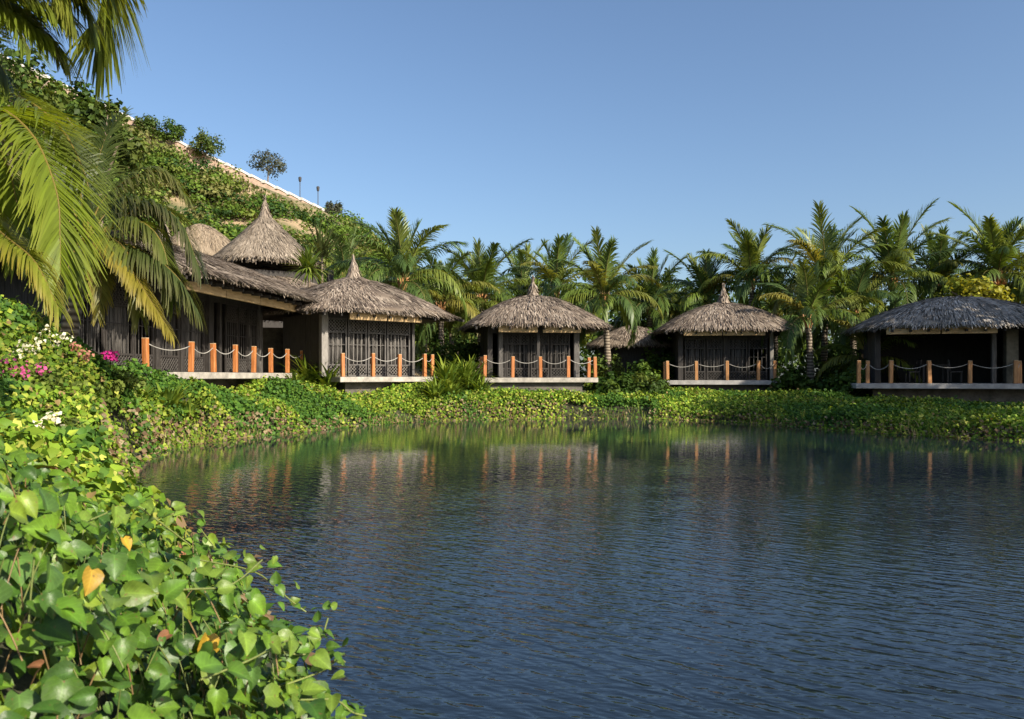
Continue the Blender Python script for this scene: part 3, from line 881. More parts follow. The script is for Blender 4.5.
# open shaded hut at the right edge
a5 = R(-14)
c5 = at(946, 384, 30.5)
make_hut('open fronted dark hut with a broad shaggy roof at the right edge', c5[:2], 1.36, a5, (-3.2, 4.2), (-2.2, 3.4, 1.2, 5.2), 2.4,
         [(-3.08, .1), (-2.65, .75), (-1.92, .1), (-.55, .1), (.85, .1), (2.4, .1), (2.8, .9)], ((1.0, 2.9), 3.95, 3.3, 2.24, 1.30),
         [], posts='post_tan', deck_mat='concrete_grey', fascia=[(-2.1, -.2, .0, 2.07), (-.15, 1.75, .0, 2.07)], found=(-2.4, 3.6, 1.0), roof_kw=dict(n_=4, p_=1.8, cols=[(.27, .24, .205), (.36, .325, .28), (.17, .15, .125), (.46, .42, .365), (.10, .088, .074)]), lintel=.34,  # lighter thatch tones make up for the shade lying on this roof
         pillars=[(-2.2, 1.2, .22, 'dark_wood'), (1.98, 1.15, .16, 'grey_wood'), (2.62, 1.3, .42, 'stone'), (3.4, 1.2, .22, 'dark_wood')])

# furniture inside the open hut
def make_chair(loc, rz, label):
    t = empty('dining_chair', loc, rz); tag(t, label, 'chair', 'chairs inside the open hut')
    MB().span(-.22, .22, -.22, .22, .43, .48).build('seat', M['dark_wood'], t)
    mb = MB()
    for x in (-.2, .2): mb.beam((x, .2, .48), (x, .27, .95), .04, .04)
    for z in (.6, .75, .92): mb.span(-.2, .2, .2 + (z - .48) * .15, .225 + (z - .48) * .15, z - .03, z + .03)
    mb.build('backrest', M['dark_wood'], t)
    for x in (-.19, .19):
        for y in (-.19, .19): MB().span(x - .022, x + .022, y - .022, y + .022, 0, .43).build('leg', M['dark_wood'], t)
r5 = Matrix.Rotation(a5, 3, 'Z')
def in5(x, y): return tuple(Vector((c5[0], c5[1], 1.364)) + r5 @ Vector((x, y, 0)))
make_chair(in5(-.75, 1.9), a5 + R(-80), 'wooden chair on the left of the table in the open hut')
make_chair(in5(.85, 1.9), a5 + R(80), 'wooden chair on the right of the table in the open hut')
tb = empty('dining_table', in5(.05, 2.0), a5); tag(tb, 'wooden table set back in the shade of the open hut', 'table')
MB().span(-.5, .5, -.4, .4, .71, .75).build('table_top', M['dark_wood'], tb)
for x in (-.44, .44):
    for y in (-.34, .34): MB().span(x - .03, x + .03, y - .03, y + .03, 0, .71).build('leg', M['dark_wood'], tb)

# pavilion with two roofs behind the long hut
pv = at(265, 300, 41)
t = empty('thatched_pavilion', (pv[0], pv[1], 1.4), R(30)); tag(t, 'tall pavilion with a steep pointed straw roof over a lower tier, behind the long hut', 'pavilion')
for x in (-2.6, 2.6):
    for y in (-2.6, 2.6): MB().span(x - .14, x + .14, y - .14, y + .14, -.2, 5.6).build('pillar', M['dark_wood'], t)
MB().span(-2.2, 2.2, -2.2, 2.2, 0, 5.4).build('wall', M['dark_wood'], t)
rf = thatch_roof('roof', t, (0, 0), 2.85, 2.85, 5.95, 2.75, n_=2.6, p_=1.0, dens=230, fringe=.3, cols=[(.22, .18, .14), (.29, .24, .185), (.15, .12, .09), (.36, .30, .235)], w=(3, 3, 2, 1.5), spike=1.12)
finial(rf, 0, 0, 8.45, .3, .85)
thatch_roof('lower_roof', t, (0, 0), 3.9, 3.9, 4.35, 1.5, n_=2.6, p_=1.2, dens=160)

# far huts
fh = at(206, 300, 52)
t = empty('thatched_hut', (fh[0], fh[1], 2.5), R(20)); tag(t, 'small tan thatched roof at the foot of the hill, left of the tall pavilion', 'hut')
MB().span(-2, 2, -2, 2, 0, 5.4).build('wall', M['dark_wood'], t)
thatch_roof('roof', t, (-.3, 0), 3.9, 3.6, 5.3, 3.7, n_=2.6, p_=1.6, dens=130, cols=[(.30, .235, .165), (.36, .285, .205), (.23, .175, .12)], w=(3, 3, 2))
fh = at(632, 360, 43)
t = empty('thatched_hut', (fh[0], fh[1], 1.3), R(-12)); tag(t, 'low dark thatched hut set back among bushes between the middle and shaded huts', 'hut')
MB().span(-1.7, 1.7, -1.6, 1.6, 0, 2.0).build('wall', M['dark_wood'], t)
thatch_roof('roof', t, (0, 0), 2.4, 2.4, 1.95, 1.1, n_=3.5, p_=1.5, dens=150)

# stone garden wall between the long hut and the lattice hut
w0 = at(268, 340, 34)
t = MB(); t.span(-.2, 2.2, -.2, .2, -.3, 2.5)
o = t.build('stone_wall', M['stone']); o.location = (w0[0], w0[1], 1.2); o.rotation_euler = (0, 0, R(10))
tag(o, 'mossy stone garden wall in the gap between the two left huts', 'wall')

# ------------------------------------------------------------------ palms behind the huts
def ground_at(x, y): return float(land(np.array([x]), np.array([y]))[0])
PALMS = [  # crown px, py, distance, frond length, label, keywords
    (403, 268, 38, 3.5, 'upright coconut palm right of the lattice hut peak, its fronds standing like a fan', dict(upright=1.0, nf=20, yellow=.15)),
    (441, 292, 41, 3.0, 'short palm with yellowing drooping fronds beside the lattice hut roof', dict(yellow=.45, nf=18)),
    (482, 284, 43, 3.3, 'coconut palm above the left end of the middle hut roof', dict()),
    (522, 285, 50, 3.2, 'distant hazy palm just left of the middle hut finial', dict(npair=40)),
    (556, 276, 44, 3.1, 'coconut palm standing behind the middle hut finial to its right', dict(nf=22)),
    (604, 284, 39, 2.9, 'coconut palm with a pale ringed trunk at the right corner of the middle hut', dict(yellow=.3)),
    (650, 293, 45, 2.9, 'coconut palm above the low dark hut', dict()),
    (672, 306, 50, 2.8, 'small far palm just left of the shaded hut roof', dict(npair=40)),
    (706, 287, 44, 2.8, 'coconut palm above the left slope of the shaded hut roof', dict(upright=.7)),
    (752, 268, 43, 3.2, 'coconut palm right behind the finial of the shaded hut', dict(upright=.7)),
    (826, 274, 40, 3.6, 'tallest coconut palm between the two right huts, spiky crown against the sky', dict(upright=.8, yellow=.08)),
    (808, 305, 37, 2.9, 'young bright palm at the right corner of the shaded hut roof', dict(nf=16, upright=.8)),
    (853, 300, 38, 2.9, 'palm with pale drooping fronds left of the open hut roof', dict(yellow=.3, nf=20)),
    (892, 268, 40, 3.4, 'broad coconut palm above the left slope of the open hut roof', dict(upright=.6)),
    (938, 274, 41, 3.0, 'coconut palm just left of the yellow-green bush behind the open hut', dict(upright=.5)),
    (998, 262, 38, 3.2, 'coconut palm with spread fronds above the right side of the open hut', dict(upright=.7, coconuts=True)),
    (1040, 272, 38, 3.2, 'coconut palm cut by the right edge of the view', dict(yellow=.2)),
    (345, 262, 50, 3.0, 'palm at the hill foot above the lattice hut finial', dict(nf=18, npair=40)),
    (868, 345, 35, 2.4, 'low dark palm in the shade left of the open hut', dict(nf=14)),
    (776, 300, 47, 3.0, 'palm in the gap above the shaded hut, right slope', dict(npair=40)),
]
for (px, py, D, fl, lab, kw) in PALMS:
    p = at(px, py + 15, D); g = ground_at(p[0], p[1]); fl *= 1.06
    ln = (rng.uniform(-.35, .35), rng.uniform(-.2, .3))
    make_palm((p[0] - ln[0], p[1] - ln[1], g), p[2] - g, fl, lab, lean=ln, **kw)

# ------------------------------------------------------------------ palms close by on the left
def near_palm(base, top, label, fronds, tr=.16, width=.05):
    """fronds: list of (points as px,py,D from outside the crown, leaflet length, pairs, tint, hang, lift)"""
    t = empty('coconut_palm', base); tag(t, label, 'palm tree', 'coconut palms on the left bank')
    b = np.array(base); top = np.array(top) - b
    mb = MB()
    pts = [(top[0] * u ** 1.4, top[1] * u ** 1.4, -.4 + (top[2] + .4) * u) for u in np.linspace(0, 1, 14)]
    mb.tube(pts, [tr * (1.4 - .6 * i / 13) * (1.05 if i % 2 else .96) for i in range(14)], 10)
    mb.build('trunk', M['palm_trunk'], t, smooth=True)
    for (pp, LL, npair, c, tc, hang, lift) in fronds:
        pts = [top] + [at(*q_) - b for q_ in pp]
        path = spline(pts, 22)
        nb = NB()
        frond(nb, path, npair, LL, width, c, tipcol=tc, hang=hang, lift=lift, rib=.03, ribcol=(.26, .20, .05), start=.2)
        nb.build('frond', M['frond_near'], t)
    return t
YG = (.165, .22, .022); YG2 = (.21, .24, .028); DG = (.06, .085, .022); OG = (.30, .24, .04); MG = (.10, .13, .024)
# bright palm just outside the left edge
bx, by = -7.6, 10.6
near_palm((bx, by, ground_at(bx, by)), at(-70, 150, 10.4), 'bright yellow-green palm leaning in from the left edge over the flower bank', [
    ([(-15, 108, 9.8), (30, 132, 9.5), (56, 190, 9.3), (60, 240, 9.2), (60, 272, 9.2)], 1.15, 140, YG, YG2, .22, .12),
    ([(-30, 128, 10.2), (0, 150, 10), (16, 200, 9.9), (18, 245, 9.9)], .95, 110, YG, YG2, .3, .1),
    ([(-30, 205, 9.4), (5, 236, 8.9), (35, 262, 8.6), (58, 308, 8.5)], .62, 110, YG2, OG, .55, .1),
    ([(-20, 90, 10.6), (25, 100, 10.4), (62, 130, 10.2), (85, 175, 10.0), (92, 215, 10.0)], .85, 90, MG, YG, .3, .1),
    ([(-30, 150, 11), (0, 165, 10.8), (25, 200, 10.5), (30, 250, 10.4)], .8, 80, MG, YG, .5, .1),
    ([(-60, 60, 10.8), (-30, 20, 10.5), (10, 20, 10.2), (30, 50, 10)], .8, 80, MG, YG, .3, .2),
    ([(-110, 60, 10.8), (-160, 40, 10.5), (-220, 80, 10.2)], .8, 40, MG, YG, .4, .1),
    ([(-120, 160, 10.2), (-180, 180, 9.8), (-230, 260, 9.6)], .8, 40, MG, YG, .6, .1),
    ([(-80, 120, 11.6), (-70, 110, 12.6), (-60, 160, 13.4)], .8, 40, MG, YG, .5, .1)], width=.031)
# palm in front of the long hut
bx, by = -9.55, 17.0
near_palm((bx, by, ground_at(bx, by)), at(86, 244, 16.6), 'drooping palm with one yellow frond hanging in front of the long hut', [
    ([(108, 240, 16.0), (130, 268, 15.7), (150, 300, 15.5), (173, 336, 15.4)], .62, 91, (.24, .21, .03), OG, .75, .05),
    ([(120, 244, 16.4), (150, 255, 16.1), (178, 278, 16.0), (197, 310, 16.0)], 1.05, 98, DG, (.15, .15, .05), .9, .05),
    ([(112, 228, 16.5), (140, 222, 16.3), (162, 244, 16.2), (172, 292, 16.1)], .95, 100, MG, (.17, .17, .05), .9, .05),
    ([(104, 236, 16.2), (124, 248, 15.9), (136, 276, 15.8), (140, 316, 15.8)], .8, 90, (.12, .15, .026), (.19, .18, .04), .9, .0),
    ([(108, 212, 17.0), (136, 200, 17.0), (158, 210, 17.0), (172, 246, 17.0)], .9, 90, DG, (.15, .15, .05), .9, .05),
    ([(115, 222, 16.8), (150, 205, 16.8), (180, 222, 16.7), (199, 268, 16.6)], .95, 94, DG, (.13, .12, .06), .8, .1),
    ([(100, 205, 17.2), (128, 180, 17.4), (160, 172, 17.5), (186, 196, 17.5)], .9, 84, MG, (.16, .15, .06), .8, .1),
    ([(96, 255, 16.2), (101, 285, 16.0), (98, 316, 16.0)], .5, 63, (.16, .16, .04), OG, .6, .05),
    ([(75, 215, 16.8), (62, 195, 16.6), (40, 215, 16.4), (25, 262, 16.2)], .8, 77, DG, MG, .7, .1),
    ([(92, 190, 17.6), (105, 140, 18.2), (120, 120, 18.6)], .85, 77, DG, MG, .3, .3),
    ([(80, 190, 17.4), (70, 140, 17.8), (50, 115, 18)], .85, 77, DG, MG, .4, .3),
    ([(80, 240, 16.0), (70, 262, 15.4), (60, 300, 15.2)], .7, 70, MG, YG, .7, .1),
    ([(110, 232, 17.6), (150, 232, 18.4), (175, 262, 18.8)], .9, 80, (.14, .12, .09), (.20, .17, .12), 1.0, .0),
    ([(128, 248, 16.6), (160, 262, 16.8), (172, 300, 17.0)], .9, 80, MG, (.17, .16, .05), 1.0, .0)], width=.038)
# close palm above the left corner
bx, by = -4.3, 4.6
near_palm((bx, by, ground_at(bx, by)), at(-190, -190, 4.9), 'close palm whose fronds hang into the top left corner of the sky', [
    ([(-60, -170, 5.4), (50, -120, 5.6), (98, -50, 5.7), (107, 0, 5.7), (101, 34, 5.7)], .92, 180, (.15, .19, .024), (.12, .15, .02), .30, .05),
    ([(-120, -110, 5.0), (-20, -60, 4.9), (60, -38, 4.8), (116, -22, 4.8)], .52, 170, (.13, .17, .025), (.16, .17, .03), .9, .0),
    ([(-90, -60, 5.4), (-20, -12, 5.3), (25, 14, 5.2), (60, 52, 5.2)], .52, 150, (.14, .17, .025), (.17, .17, .03), .6, .05),
    ([(-90, -190, 5.6), (40, -160, 5.8), (120, -95, 5.9), (142, -45, 5.9)], .66, 120, (.12, .16, .022), (.09, .12, .02), .9, .0),
    ([(-100, -70, 5.8), (-50, -20, 5.8), (5, -8, 5.8), (58, 10, 5.8)], .6, 150, (.13, .16, .026), YG, .9, .0),
    ([(-140, -80, 4.6), (-60, -50, 4.5), (10, -40, 4.45), (66, -28, 4.4)], .50, 150, (.15, .19, .026), (.17, .18, .03), .9, .0),
    ([(-60, -90, 5.2), (10, -60, 5.2), (70, -20, 5.1), (92, 22, 5.1)], .55, 150, (.14, .18, .026), YG, .5, .05),
    ([(-140, -50, 5.0), (-60, -14, 5.0), (0, 6, 4.95), (46, 36, 4.95)], .5, 150, (.16, .20, .028), YG, .8, .0),
    ([(-30, -140, 4.9), (30, -70, 4.9), (62, -20, 4.85), (72, 14, 4.85)], .6, 160, (.16, .20, .026), (.18, .19, .03), .4, .05),
    ([(-100, -20, 6.2), (-60, 0, 6.2), (-20, 30, 6.2), (5, 75, 6.2)], .55, 110, MG, YG, .7, .0),
    ([(-280, -160, 4.9), (-380, -120, 5), (-430, 0, 5)], .6, 50, MG, YG, .5, .1),
    ([(-200, -240, 5.6), (-210, -250, 6.6), (-220, -190, 7.4)], .6, 50, MG, YG, .5, .1)], width=.026)

# ------------------------------------------------------------------ spiky plants and strap-leaved clumps
def blade_plant(name, loc, n, L, w, cols, label, cat, e_lo=15, e_hi=85, stem=0.0, droop=60, group=None):
    t = empty(name, loc); tag(t, label, cat, group)
    nb = NB()
    for i in range(n):
        az = rng.uniform(0, 6.28); e0 = R(rng.uniform(e_lo, e_hi)); Lk = L * rng.uniform(.65, 1.1)
        path = arc_path(az, e0, R(droop * rng.uniform(.5, 1.3)), Lk, 7, 1.6) + np.array([rng.uniform(-.12, .12) * L, rng.uniform(-.12, .12) * L, stem])
        sd = np.array([-math.sin(az), math.cos(az), 0])
        prof = w * np.array([.45, .8, 1, .95, .75, .45, .04]) / 2
        V = np.concatenate([path - sd * prof[:, None], path + sd * prof[:, None]])
        Fq = np.array([(k, k + 7, k + 8, k + 1) for k in range(6)])
        nb.add(V, Fq, np.array(cols[rng.integers(len(cols))]) * rng.uniform(.75, 1.25))
    nb.build('leaves', M['leaf'], t)
    mb = MB(); mb.tube([(0, 0, -.35), (.03, 0, stem * .5), (0, 0, stem + .1)], [.09, .07, .05], 7); mb.build('stem', M['bark'], t, smooth=True)
    return t
p = at(309, 268, 33.5)
blade_plant('spiky_plant', (p[0], p[1], 1.3), 130, 1.15, .085, [(.14, .20, .03), (.19, .23, .045), (.09, .14, .025)], 'round spiky green plant on a tall stem between the pavilion and the lattice hut', 'plant', -40, 88, p[2] - 1.3, 40)
p = at(322, 245, 40)
blade_plant('spiky_plant', (p[0], p[1], 1.3), 60, 2.1, .09, [(.07, .10, .03), (.10, .12, .04)], 'dark taller spiky plant just behind the round spiky one', 'plant', 20, 88, p[2] - 1.9, 30)
CL = [(436, 372, 30.6, 1.2, 'strap leaf clump just off the right end of the lattice hut deck'), (480, 374, 32.2, 1.1, 'strap leaf clump at the left corner of the middle hut deck'), (296, 378, 30.0, 1.0, 'low strap leaf clump under the far end of the long deck'),
      (168, 372, 19.6, 1.0, 'clump of long upright leaves left of the long hut deck'), (140, 378, 18.6, .8, 'leafy clump beside the pink flowers on the left bank'),
      (186, 384, 20.0, .8, 'leafy clump tucked under the near end of the long deck'),
      (310, 366, 31.0, 1.7, 'clump of broad strap leaves at the far end of the long deck'), (328, 370, 30.4, 1.4, 'strap leaf clump left of the lattice hut deck'),
      (448, 366, 32.0, 1.9, 'tall strap leaf clump right of the lattice hut deck'), (466, 362, 33.0, 1.9, 'bushy strap leaf clump left of the middle hut'), (452, 384, 31.0, 1.0, 'low strap leaf clump near the water right of the lattice hut')]
for (px, py, D, L, lab) in CL:
    p = at(px, py, D); g = ground_at(p[0], p[1])
    blade_plant('strap_leaf_plant', (p[0], p[1], g), int(75 * L), L, .10, [(.16, .23, .028), (.23, .29, .04), (.09, .15, .022)], lab, 'plant', 48, 88, .15, 75, 'strap leaved plants between the decks')

# ------------------------------------------------------------------ trees and bushes around the huts
TREES = [(452, 268, 48, 2.6, G_MID, 'rounded green tree between the upright palm and the next palm'), (425, 262, 55, 2.6, G_MID, 'bushy tree behind the upright palm at the end of the hill'),
         (575, 296, 43, 2.0, G_LIME, 'pale flowering tree right of the middle hut finial'), (545, 302, 46, 2.2, G_DARK, 'dark tree behind the middle hut roof'),
         (500, 300, 46, 2.4, G_DARK, 'dark tree left of the middle hut roof peak'), (625, 305, 47, 2.4, G_MID, 'tree behind the low dark hut'),
         (690, 318, 47, 2.4, G_DARK, 'dark tree behind the left slope of the shaded hut'), (770, 300, 50, 2.8, G_DARK, 'dark tree behind the right slope of the shaded hut'),
         (840, 318, 44, 2.5, G_DARK, 'dark tree in the gap between the two right huts'), (880, 300, 48, 2.8, G_DARK, 'dark tree behind the left slope of the open hut'),
         (930, 292, 47, 2.6, G_DARK, 'dark tree behind the open hut peak'), (1005, 288, 43, 2.7, G_DARK, 'dark tree behind the right slope of the open hut'),
         (8, 40, 36, 2.8, G_MID, 'leafy tree on the hill foot behind the bright near palm'), (98, 96, 36, 2.3, G_MID, 'sunlit leafy tree on the hill foot right of the bright near palm'), (52, 70, 40, 2.5, G_DARK, 'dark leafy tree below the ridge wall, above the near palms'),
         (385, 272, 52, 2.4, G_MID, 'tree left of the upright palm trunk'), (1060, 280, 45, 3.0, G_DARK, 'dark tree just beyond the right edge behind the open hut'), (660, 330, 42, 1.9, G_DARK, 'low dark tree beside the low dark hut')]
for (px, py, D, r, cols, lab) in TREES:
    p = at(px, py, D)
    make_tree('broadleaf_tree', lab, 'tree', 'trees behind the huts', (p[0], p[1], 1.25), p[2] - 1.25 + .3, r, r * 1.15, cols, 30, 64, .26)
# yellow-green bush rising over the right hut
p = at(966, 283, 35.5)
make_tree('broadleaf_tree', 'yellow-green leafy tree showing over the top of the open hut roof', 'tree', None, (p[0], p[1], 1.25), p[2] - .75, 1.9, 1.1, [(.24, .26, .03), (.30, .29, .035), (.17, .21, .03)], 30, 55, .2, .12)
# ridge trees
for (px, py, D, r, cols, lab, nm) in [(147, 128, 80, 1.6, G_MID, 'small bush on the hill crest, first from the left', 'ridge_tree'), (172, 134, 80.5, 1.7, G_DARK, 'dark bush by the ridge wall, right of the first crest bush', 'ridge_tree'),
        (205, 146, 83, 2.0, G_MID, 'flat topped green tree rising over the ridge wall', 'ridge_tree'), (268, 166, 88, 2.6, G_GREY, 'largest grey-green airy tree on the ridge', 'ridge_tree'), (331, 210, 92, 1.3, G_GREY, 'thin small tree at the low end of the ridge wall', 'ridge_tree'), (352, 226, 93, 1.2, G_DARK, 'little tree past the end of the ridge wall', 'ridge_tree')]:
    p = at(px, py, D); g = float(hill_z(p[0], p[1])[0])
    make_tree('ridge_tree', lab, 'tree', 'trees on the ridge', (p[0], p[1], g - .3), max(p[2] - g + r + .3, 1.9), r, r * 1.0, cols, 40, 56, .2, .08)

BUSH = [(640, 376, 35.5, 1.3, 1.2, G_DARK, 'rounded bush right of the middle hut deck'), (612, 380, 34, 1.0, .9, G_DARK, 'dark bush beside the right corner of the middle deck'), (650, 392, 33.5, 1.1, .8, G_MID, 'low bright mound of leaves between the middle and shaded decks'),
        (795, 372, 36, 1.5, 1.3, G_DARK, 'dark bush right of the shaded hut deck'), (822, 366, 37, 1.6, 1.6, G_DARK, 'tall dark bush midway between the two right decks'), (846, 378, 33, 1.2, 1.1, G_DARK, 'dark bush left of the open hut deck'),
        (770, 360, 40, 1.8, 1.8, G_DARK, 'dark shrub behind the right side of the shaded hut'), (660, 360, 40, 1.6, 1.5, G_DARK, 'shrub behind the left side of the shaded hut'), (600, 355, 40, 1.6, 1.6, G_MID, 'shrub behind the right side of the middle hut'),
        (470, 350, 38, 1.6, 1.7, G_DARK, 'dark shrub behind the left side of the middle hut'), (446, 345, 37, 1.6, 1.6, G_DARK, 'dark shrub behind the right side of the lattice hut'), (420, 330, 42, 2.0, 2.0, G_DARK, 'large shrub behind the lattice hut'),
        (285, 350, 36, 1.2, 1.3, G_MID, 'shrub in front of the stone wall'), (850, 345, 40, 2.0, 2.2, G_DARK, 'large dark shrub behind the gap of the two right huts'), (700, 345, 44, 2.2, 2.0, G_DARK, 'shrub behind the shaded hut'),
        (245, 322, 40, 2.2, 2.6, G_DARK, 'dark shrub behind the roof of the long hut'), (330, 310, 42, 2.2, 2.4, G_MID, 'green shrub behind the lattice hut peak'), (60, 300, 28, 2.0, 2.6, G_DARK, 'dark shrub behind the near palms'), (20, 290, 24, 2.2, 2.8, G_DARK, 'dark shrub at the left edge behind the flower bank')]
for (px, py, D, rx, rz, cols, lab) in BUSH:
    p = at(px, py, D); g = ground_at(p[0], p[1])
    make_bush((p[0], p[1], max(g + rz * .3, p[2] - rz * .6)), rx, rz, cols, lab, 'bushes around the huts', 34, 60, .17)

# distant wood behind everything
nb = NB(); m_ = 34000
xx = rng.uniform(-25, 75, m_); yy = rng.uniform(60, 78, m_)
top = 5.8 + 2.6 * vnoise(xx / 4, yy / 9, 21) + 2 * vnoise(xx / 1.6, yy / 2, 22)
P = np.stack([xx, yy, top * rng.uniform(.1, 1, m_) ** .6 + .5], 1)
scatter(nb, T_FAR, P, rand_dirs(m_) + np.array([.3, -.6, .5]), rand_dirs(m_), rng.uniform(.25, .5, m_), mixcol(G_DARK + G_MID, (3, 3, 2, 2, 1, 1), m_, .3), 1.2)
tag(nb.build('distant_woods', M['leaf']), 'dark belt of far woodland behind the palms', 'wood', kind='stuff')

# shade trees on the right bank, beyond the right edge of the view
for i, (x, y, hgt, r) in enumerate([(22.5, 15.5, 11.2, 3.2), (26, 19, 12, 3.4), (30, 22, 12.5, 3.6), (34, 19, 13.5, 3.8), (25.5, 24.5, 11.6, 3.0), (29, 16, 12.5, 3.4), (36, 26, 13, 3.6), (22, 19.5, 10.2, 2.7), (24.5, 12.5, 11.5, 3.2)]):
    make_tree('shade_tree', 'broad leafy tree on the right bank whose shade falls across the right huts', 'tree', 'shade trees on the right bank', (x, y, 1.2), hgt, r, r * 1.1, G_DARK, 40, 60, .36, .25)

# ------------------------------------------------------------------ creeping cover on the banks
G_BANK = [(.085, .155, .014), (.135, .205, .020), (.045, .09, .013), (.21, .26, .032), (.27, .28, .055), (.19, .135, .055)]
W_BANK = (4, 4, 2.4, 3.0, 1.3, .4)
HUTS = [(o1, a1, -3.0, 8.6, .4, 6.4), (c2[:2], a2, 0, 4.3, .4, 4.9), (c3[:2], a3, -2.3, 2.3, .5, 4.8), (c4[:2], a4, -2.3, 2.4, .4, 4.9), (c5[:2], a5, -3.0, 4.0, .4, 5.2)]
def under_huts(x, y):
    m = np.zeros(len(x), bool)
    for (o, a, x0, x1, y0, y1) in HUTS:
        dx, dy = x - o[0], y - o[1]
        lx = dx * math.cos(a) + dy * math.sin(a); ly = -dx * math.sin(a) + dy * math.cos(a)
        m |= (lx > x0) & (lx < x1) & (ly > y0) & (ly < y1)
    return m
def canopy(x, y, d):
    lump = .95 * vnoise(x / 2.1, y / 2.1, 1) ** 2.2 + .26 * vnoise(x / .6, y / .6, 2) + .12 * vnoise(x / .25, y / .25, 4)
    lump = lump * (1 - .55 * np.clip((x - 5) / 4, 0, 1)) * (1 - .35 * np.clip((y - 20) / 4, 0, 1))
    return land(x, y, d) + lump * np.clip(d / .5 + .45, 0.2, 1)
def bank_leaves(x0, x1, y0, y1, dens, tmpl, smin, smax, dmax=7.0, lo=-.22):
    n = int((x1 - x0) * (y1 - y0) * dens)
    x = rng.uniform(x0, x1, n); y = rng.uniform(y0, y1, n); d = sdf(x, y)
    k = (d > lo) & (d < dmax) & ~under_huts(x, y)
    k &= (np.abs(x) < .72 * y + 1.5)
    k &= (vnoise(x / 1.2, y / 1.2, 61) > .24) | (d > .9) | (rng.uniform(size=n) < .15)   # bare muddy spots by the water
    x, y, d = x[k], y[k], d[k]; n = len(x)
    e = .15
    z = canopy(x, y, d); gx = (canopy(x + e, y, sdf(x + e, y)) - z) / e; gy = (canopy(x, y + e, sdf(x, y + e)) - z) / e
    nr = unit(np.stack([-gx, -gy, np.ones(n)], 1))
    P = np.stack([x, y, np.maximum(z - rng.uniform(0, .30, n) + .12 * rng.uniform(0, 1, n) ** 4 + .05, .015)], 1)
    nr = unit(nr + 1.0 * rand_dirs(n) + np.array([.2, -.3, .1]))
    tip = np.stack([-gx, -gy, np.full(n, -.4)], 1) + rand_dirs(n)
    patch = vnoise(x / 2.2, y / 2.2, 31)
    c = mixcol(G_BANK, W_BANK, n, .3) * (.86 + .85 * patch)[:, None]
    sp_ = vnoise(x / 1.3, y / 1.3, 83) > .60                  # patches of a darker, greener creeper
    c[sp_] = mixcol([(.035, .085, .014), (.055, .12, .018), (.08, .15, .02)], (2, 3, 2), sp_.sum(), .3) * 1.2
    dry = (d < .25) & (rng.uniform(size=n) < .35)
    c[dry] = mixcol([(.22, .15, .08), (.14, .09, .05), (.28, .22, .13)], (1, 1, 1), dry.sum())
    return P, nr, tip, rng.uniform(smin, smax, n), c
nb = NB()
scatter(nb, T_FAR, *bank_leaves(-14, 18, 13, 36, 780, T_FAR, .05, .13), 1.15)
# rushes and grass along the waterline, and a few leaves afloat
n = 24000
x = rng.uniform(-13, 17, n); y = rng.uniform(9, 34, n); d = sdf(x, y)
k = (d > -.35) & (d < .45) & (vnoise(x / 1.4, y / 1.4, 77) > .52) & (np.abs(x) < .72 * y + 1.5); x, y, d = x[k], y[k], d[k]; n = len(x)
z = np.maximum(land(x, y, d), -.05)
up_ = np.tile([0, 0, 1.], (n, 1)) + .45 * rand_dirs(n)
L_ = rng.uniform(.2, .45, n)
scatter(nb, T_STRIP, np.stack([x, y, z], 1), rand_dirs(n) * np.array([1, 1, .15]), up_, L_, mixcol([(.14, .19, .03), (.19, .23, .04), (.09, .13, .025), (.26, .22, .10)], (3, 3, 3, 1.2), n), .022 / L_)
n = 9000
x = rng.uniform(-11, 15, n); y = rng.uniform(7, 33, n); d = sdf(x, y)
k = (d < -.05) & (d > -1.3) & (rng.uniform(size=n) < np.exp(d * 2.0)) & (vnoise(x / 1.6, y / 1.6, 55) > .5); x, y = x[k], y[k]; n = len(x)
scatter(nb, T_FAR, np.stack([x, y, np.full(n, .012)], 1), np.tile([0, 0, 1.], (n, 1)) + .08 * rand_dirs(n), rand_dirs(n), rng.uniform(.05, .12, n), mixcol([(.12, .17, .03), (.20, .20, .05), (.18, .12, .06)], (3, 2, 1), n), 1.3)
tag(nb.build('bank_creeper', M['leaf']), 'thick leafy creeper covering the far and left pond banks down to the water', 'ground cover', kind='stuff')
nb = NB()
scatter(nb, T_MID, *bank_leaves(-11, 0, 4.5, 13.5, 620, T_MID, .05, .105, 8), 1.0)
tag(nb.build('bank_creeper', M['leaf']), 'small leaved creeper on the near left bank below the flowers', 'ground cover', kind='stuff')

# flowering bushes on the left bank
def flower_bush(px, py, D, r, fcol, lab, nfl, spread=1.0):
    p = at(px, py, D)
    x, y = p[0], p[1]; d = sdf(x, y)
    z = float(canopy(np.array([x]), np.array([y]), d)[0])
    t = empty('flowering_bush', (x, y, z)); tag(t, lab, 'bush')
    nb = crown_nb(r * 1.25, r * .75, 18, 46, .09, [(.085, .125, .02), (.06, .095, .018), (.12, .155, .03)], -.3, .15); nb.build('foliage', M['leaf'], t)
    nb = NB()
    tgt = p - np.array([x, y, z])
    cl = tgt + np.concatenate([[np.zeros(3)], rng.normal(size=(6, 3)) * np.array([.36, .15, .2]) * r * spread])
    for c in cl:
        m_ = nfl // 7
        d_ = rand_dirs(m_); P = c + d_ * rng.uniform(.3, 1, (m_, 1)) * .14 * (r + .3) + np.array([.05, -.25, .12])
        scatter(nb, T_MID, P, d_ + np.array([.2, -.6, .3]), rand_dirs(m_), rng.uniform(.035, .06, m_), np.array(fcol) * rng.uniform(.75, 1.2, (m_, 1)), 1.2)
    nb.build('blossoms', M['flower'], t)
flower_bush(115, 362, 16.5, .45, (.62, .035, .30), 'bush with one vivid magenta blossom cluster near the long hut', 110, .35)
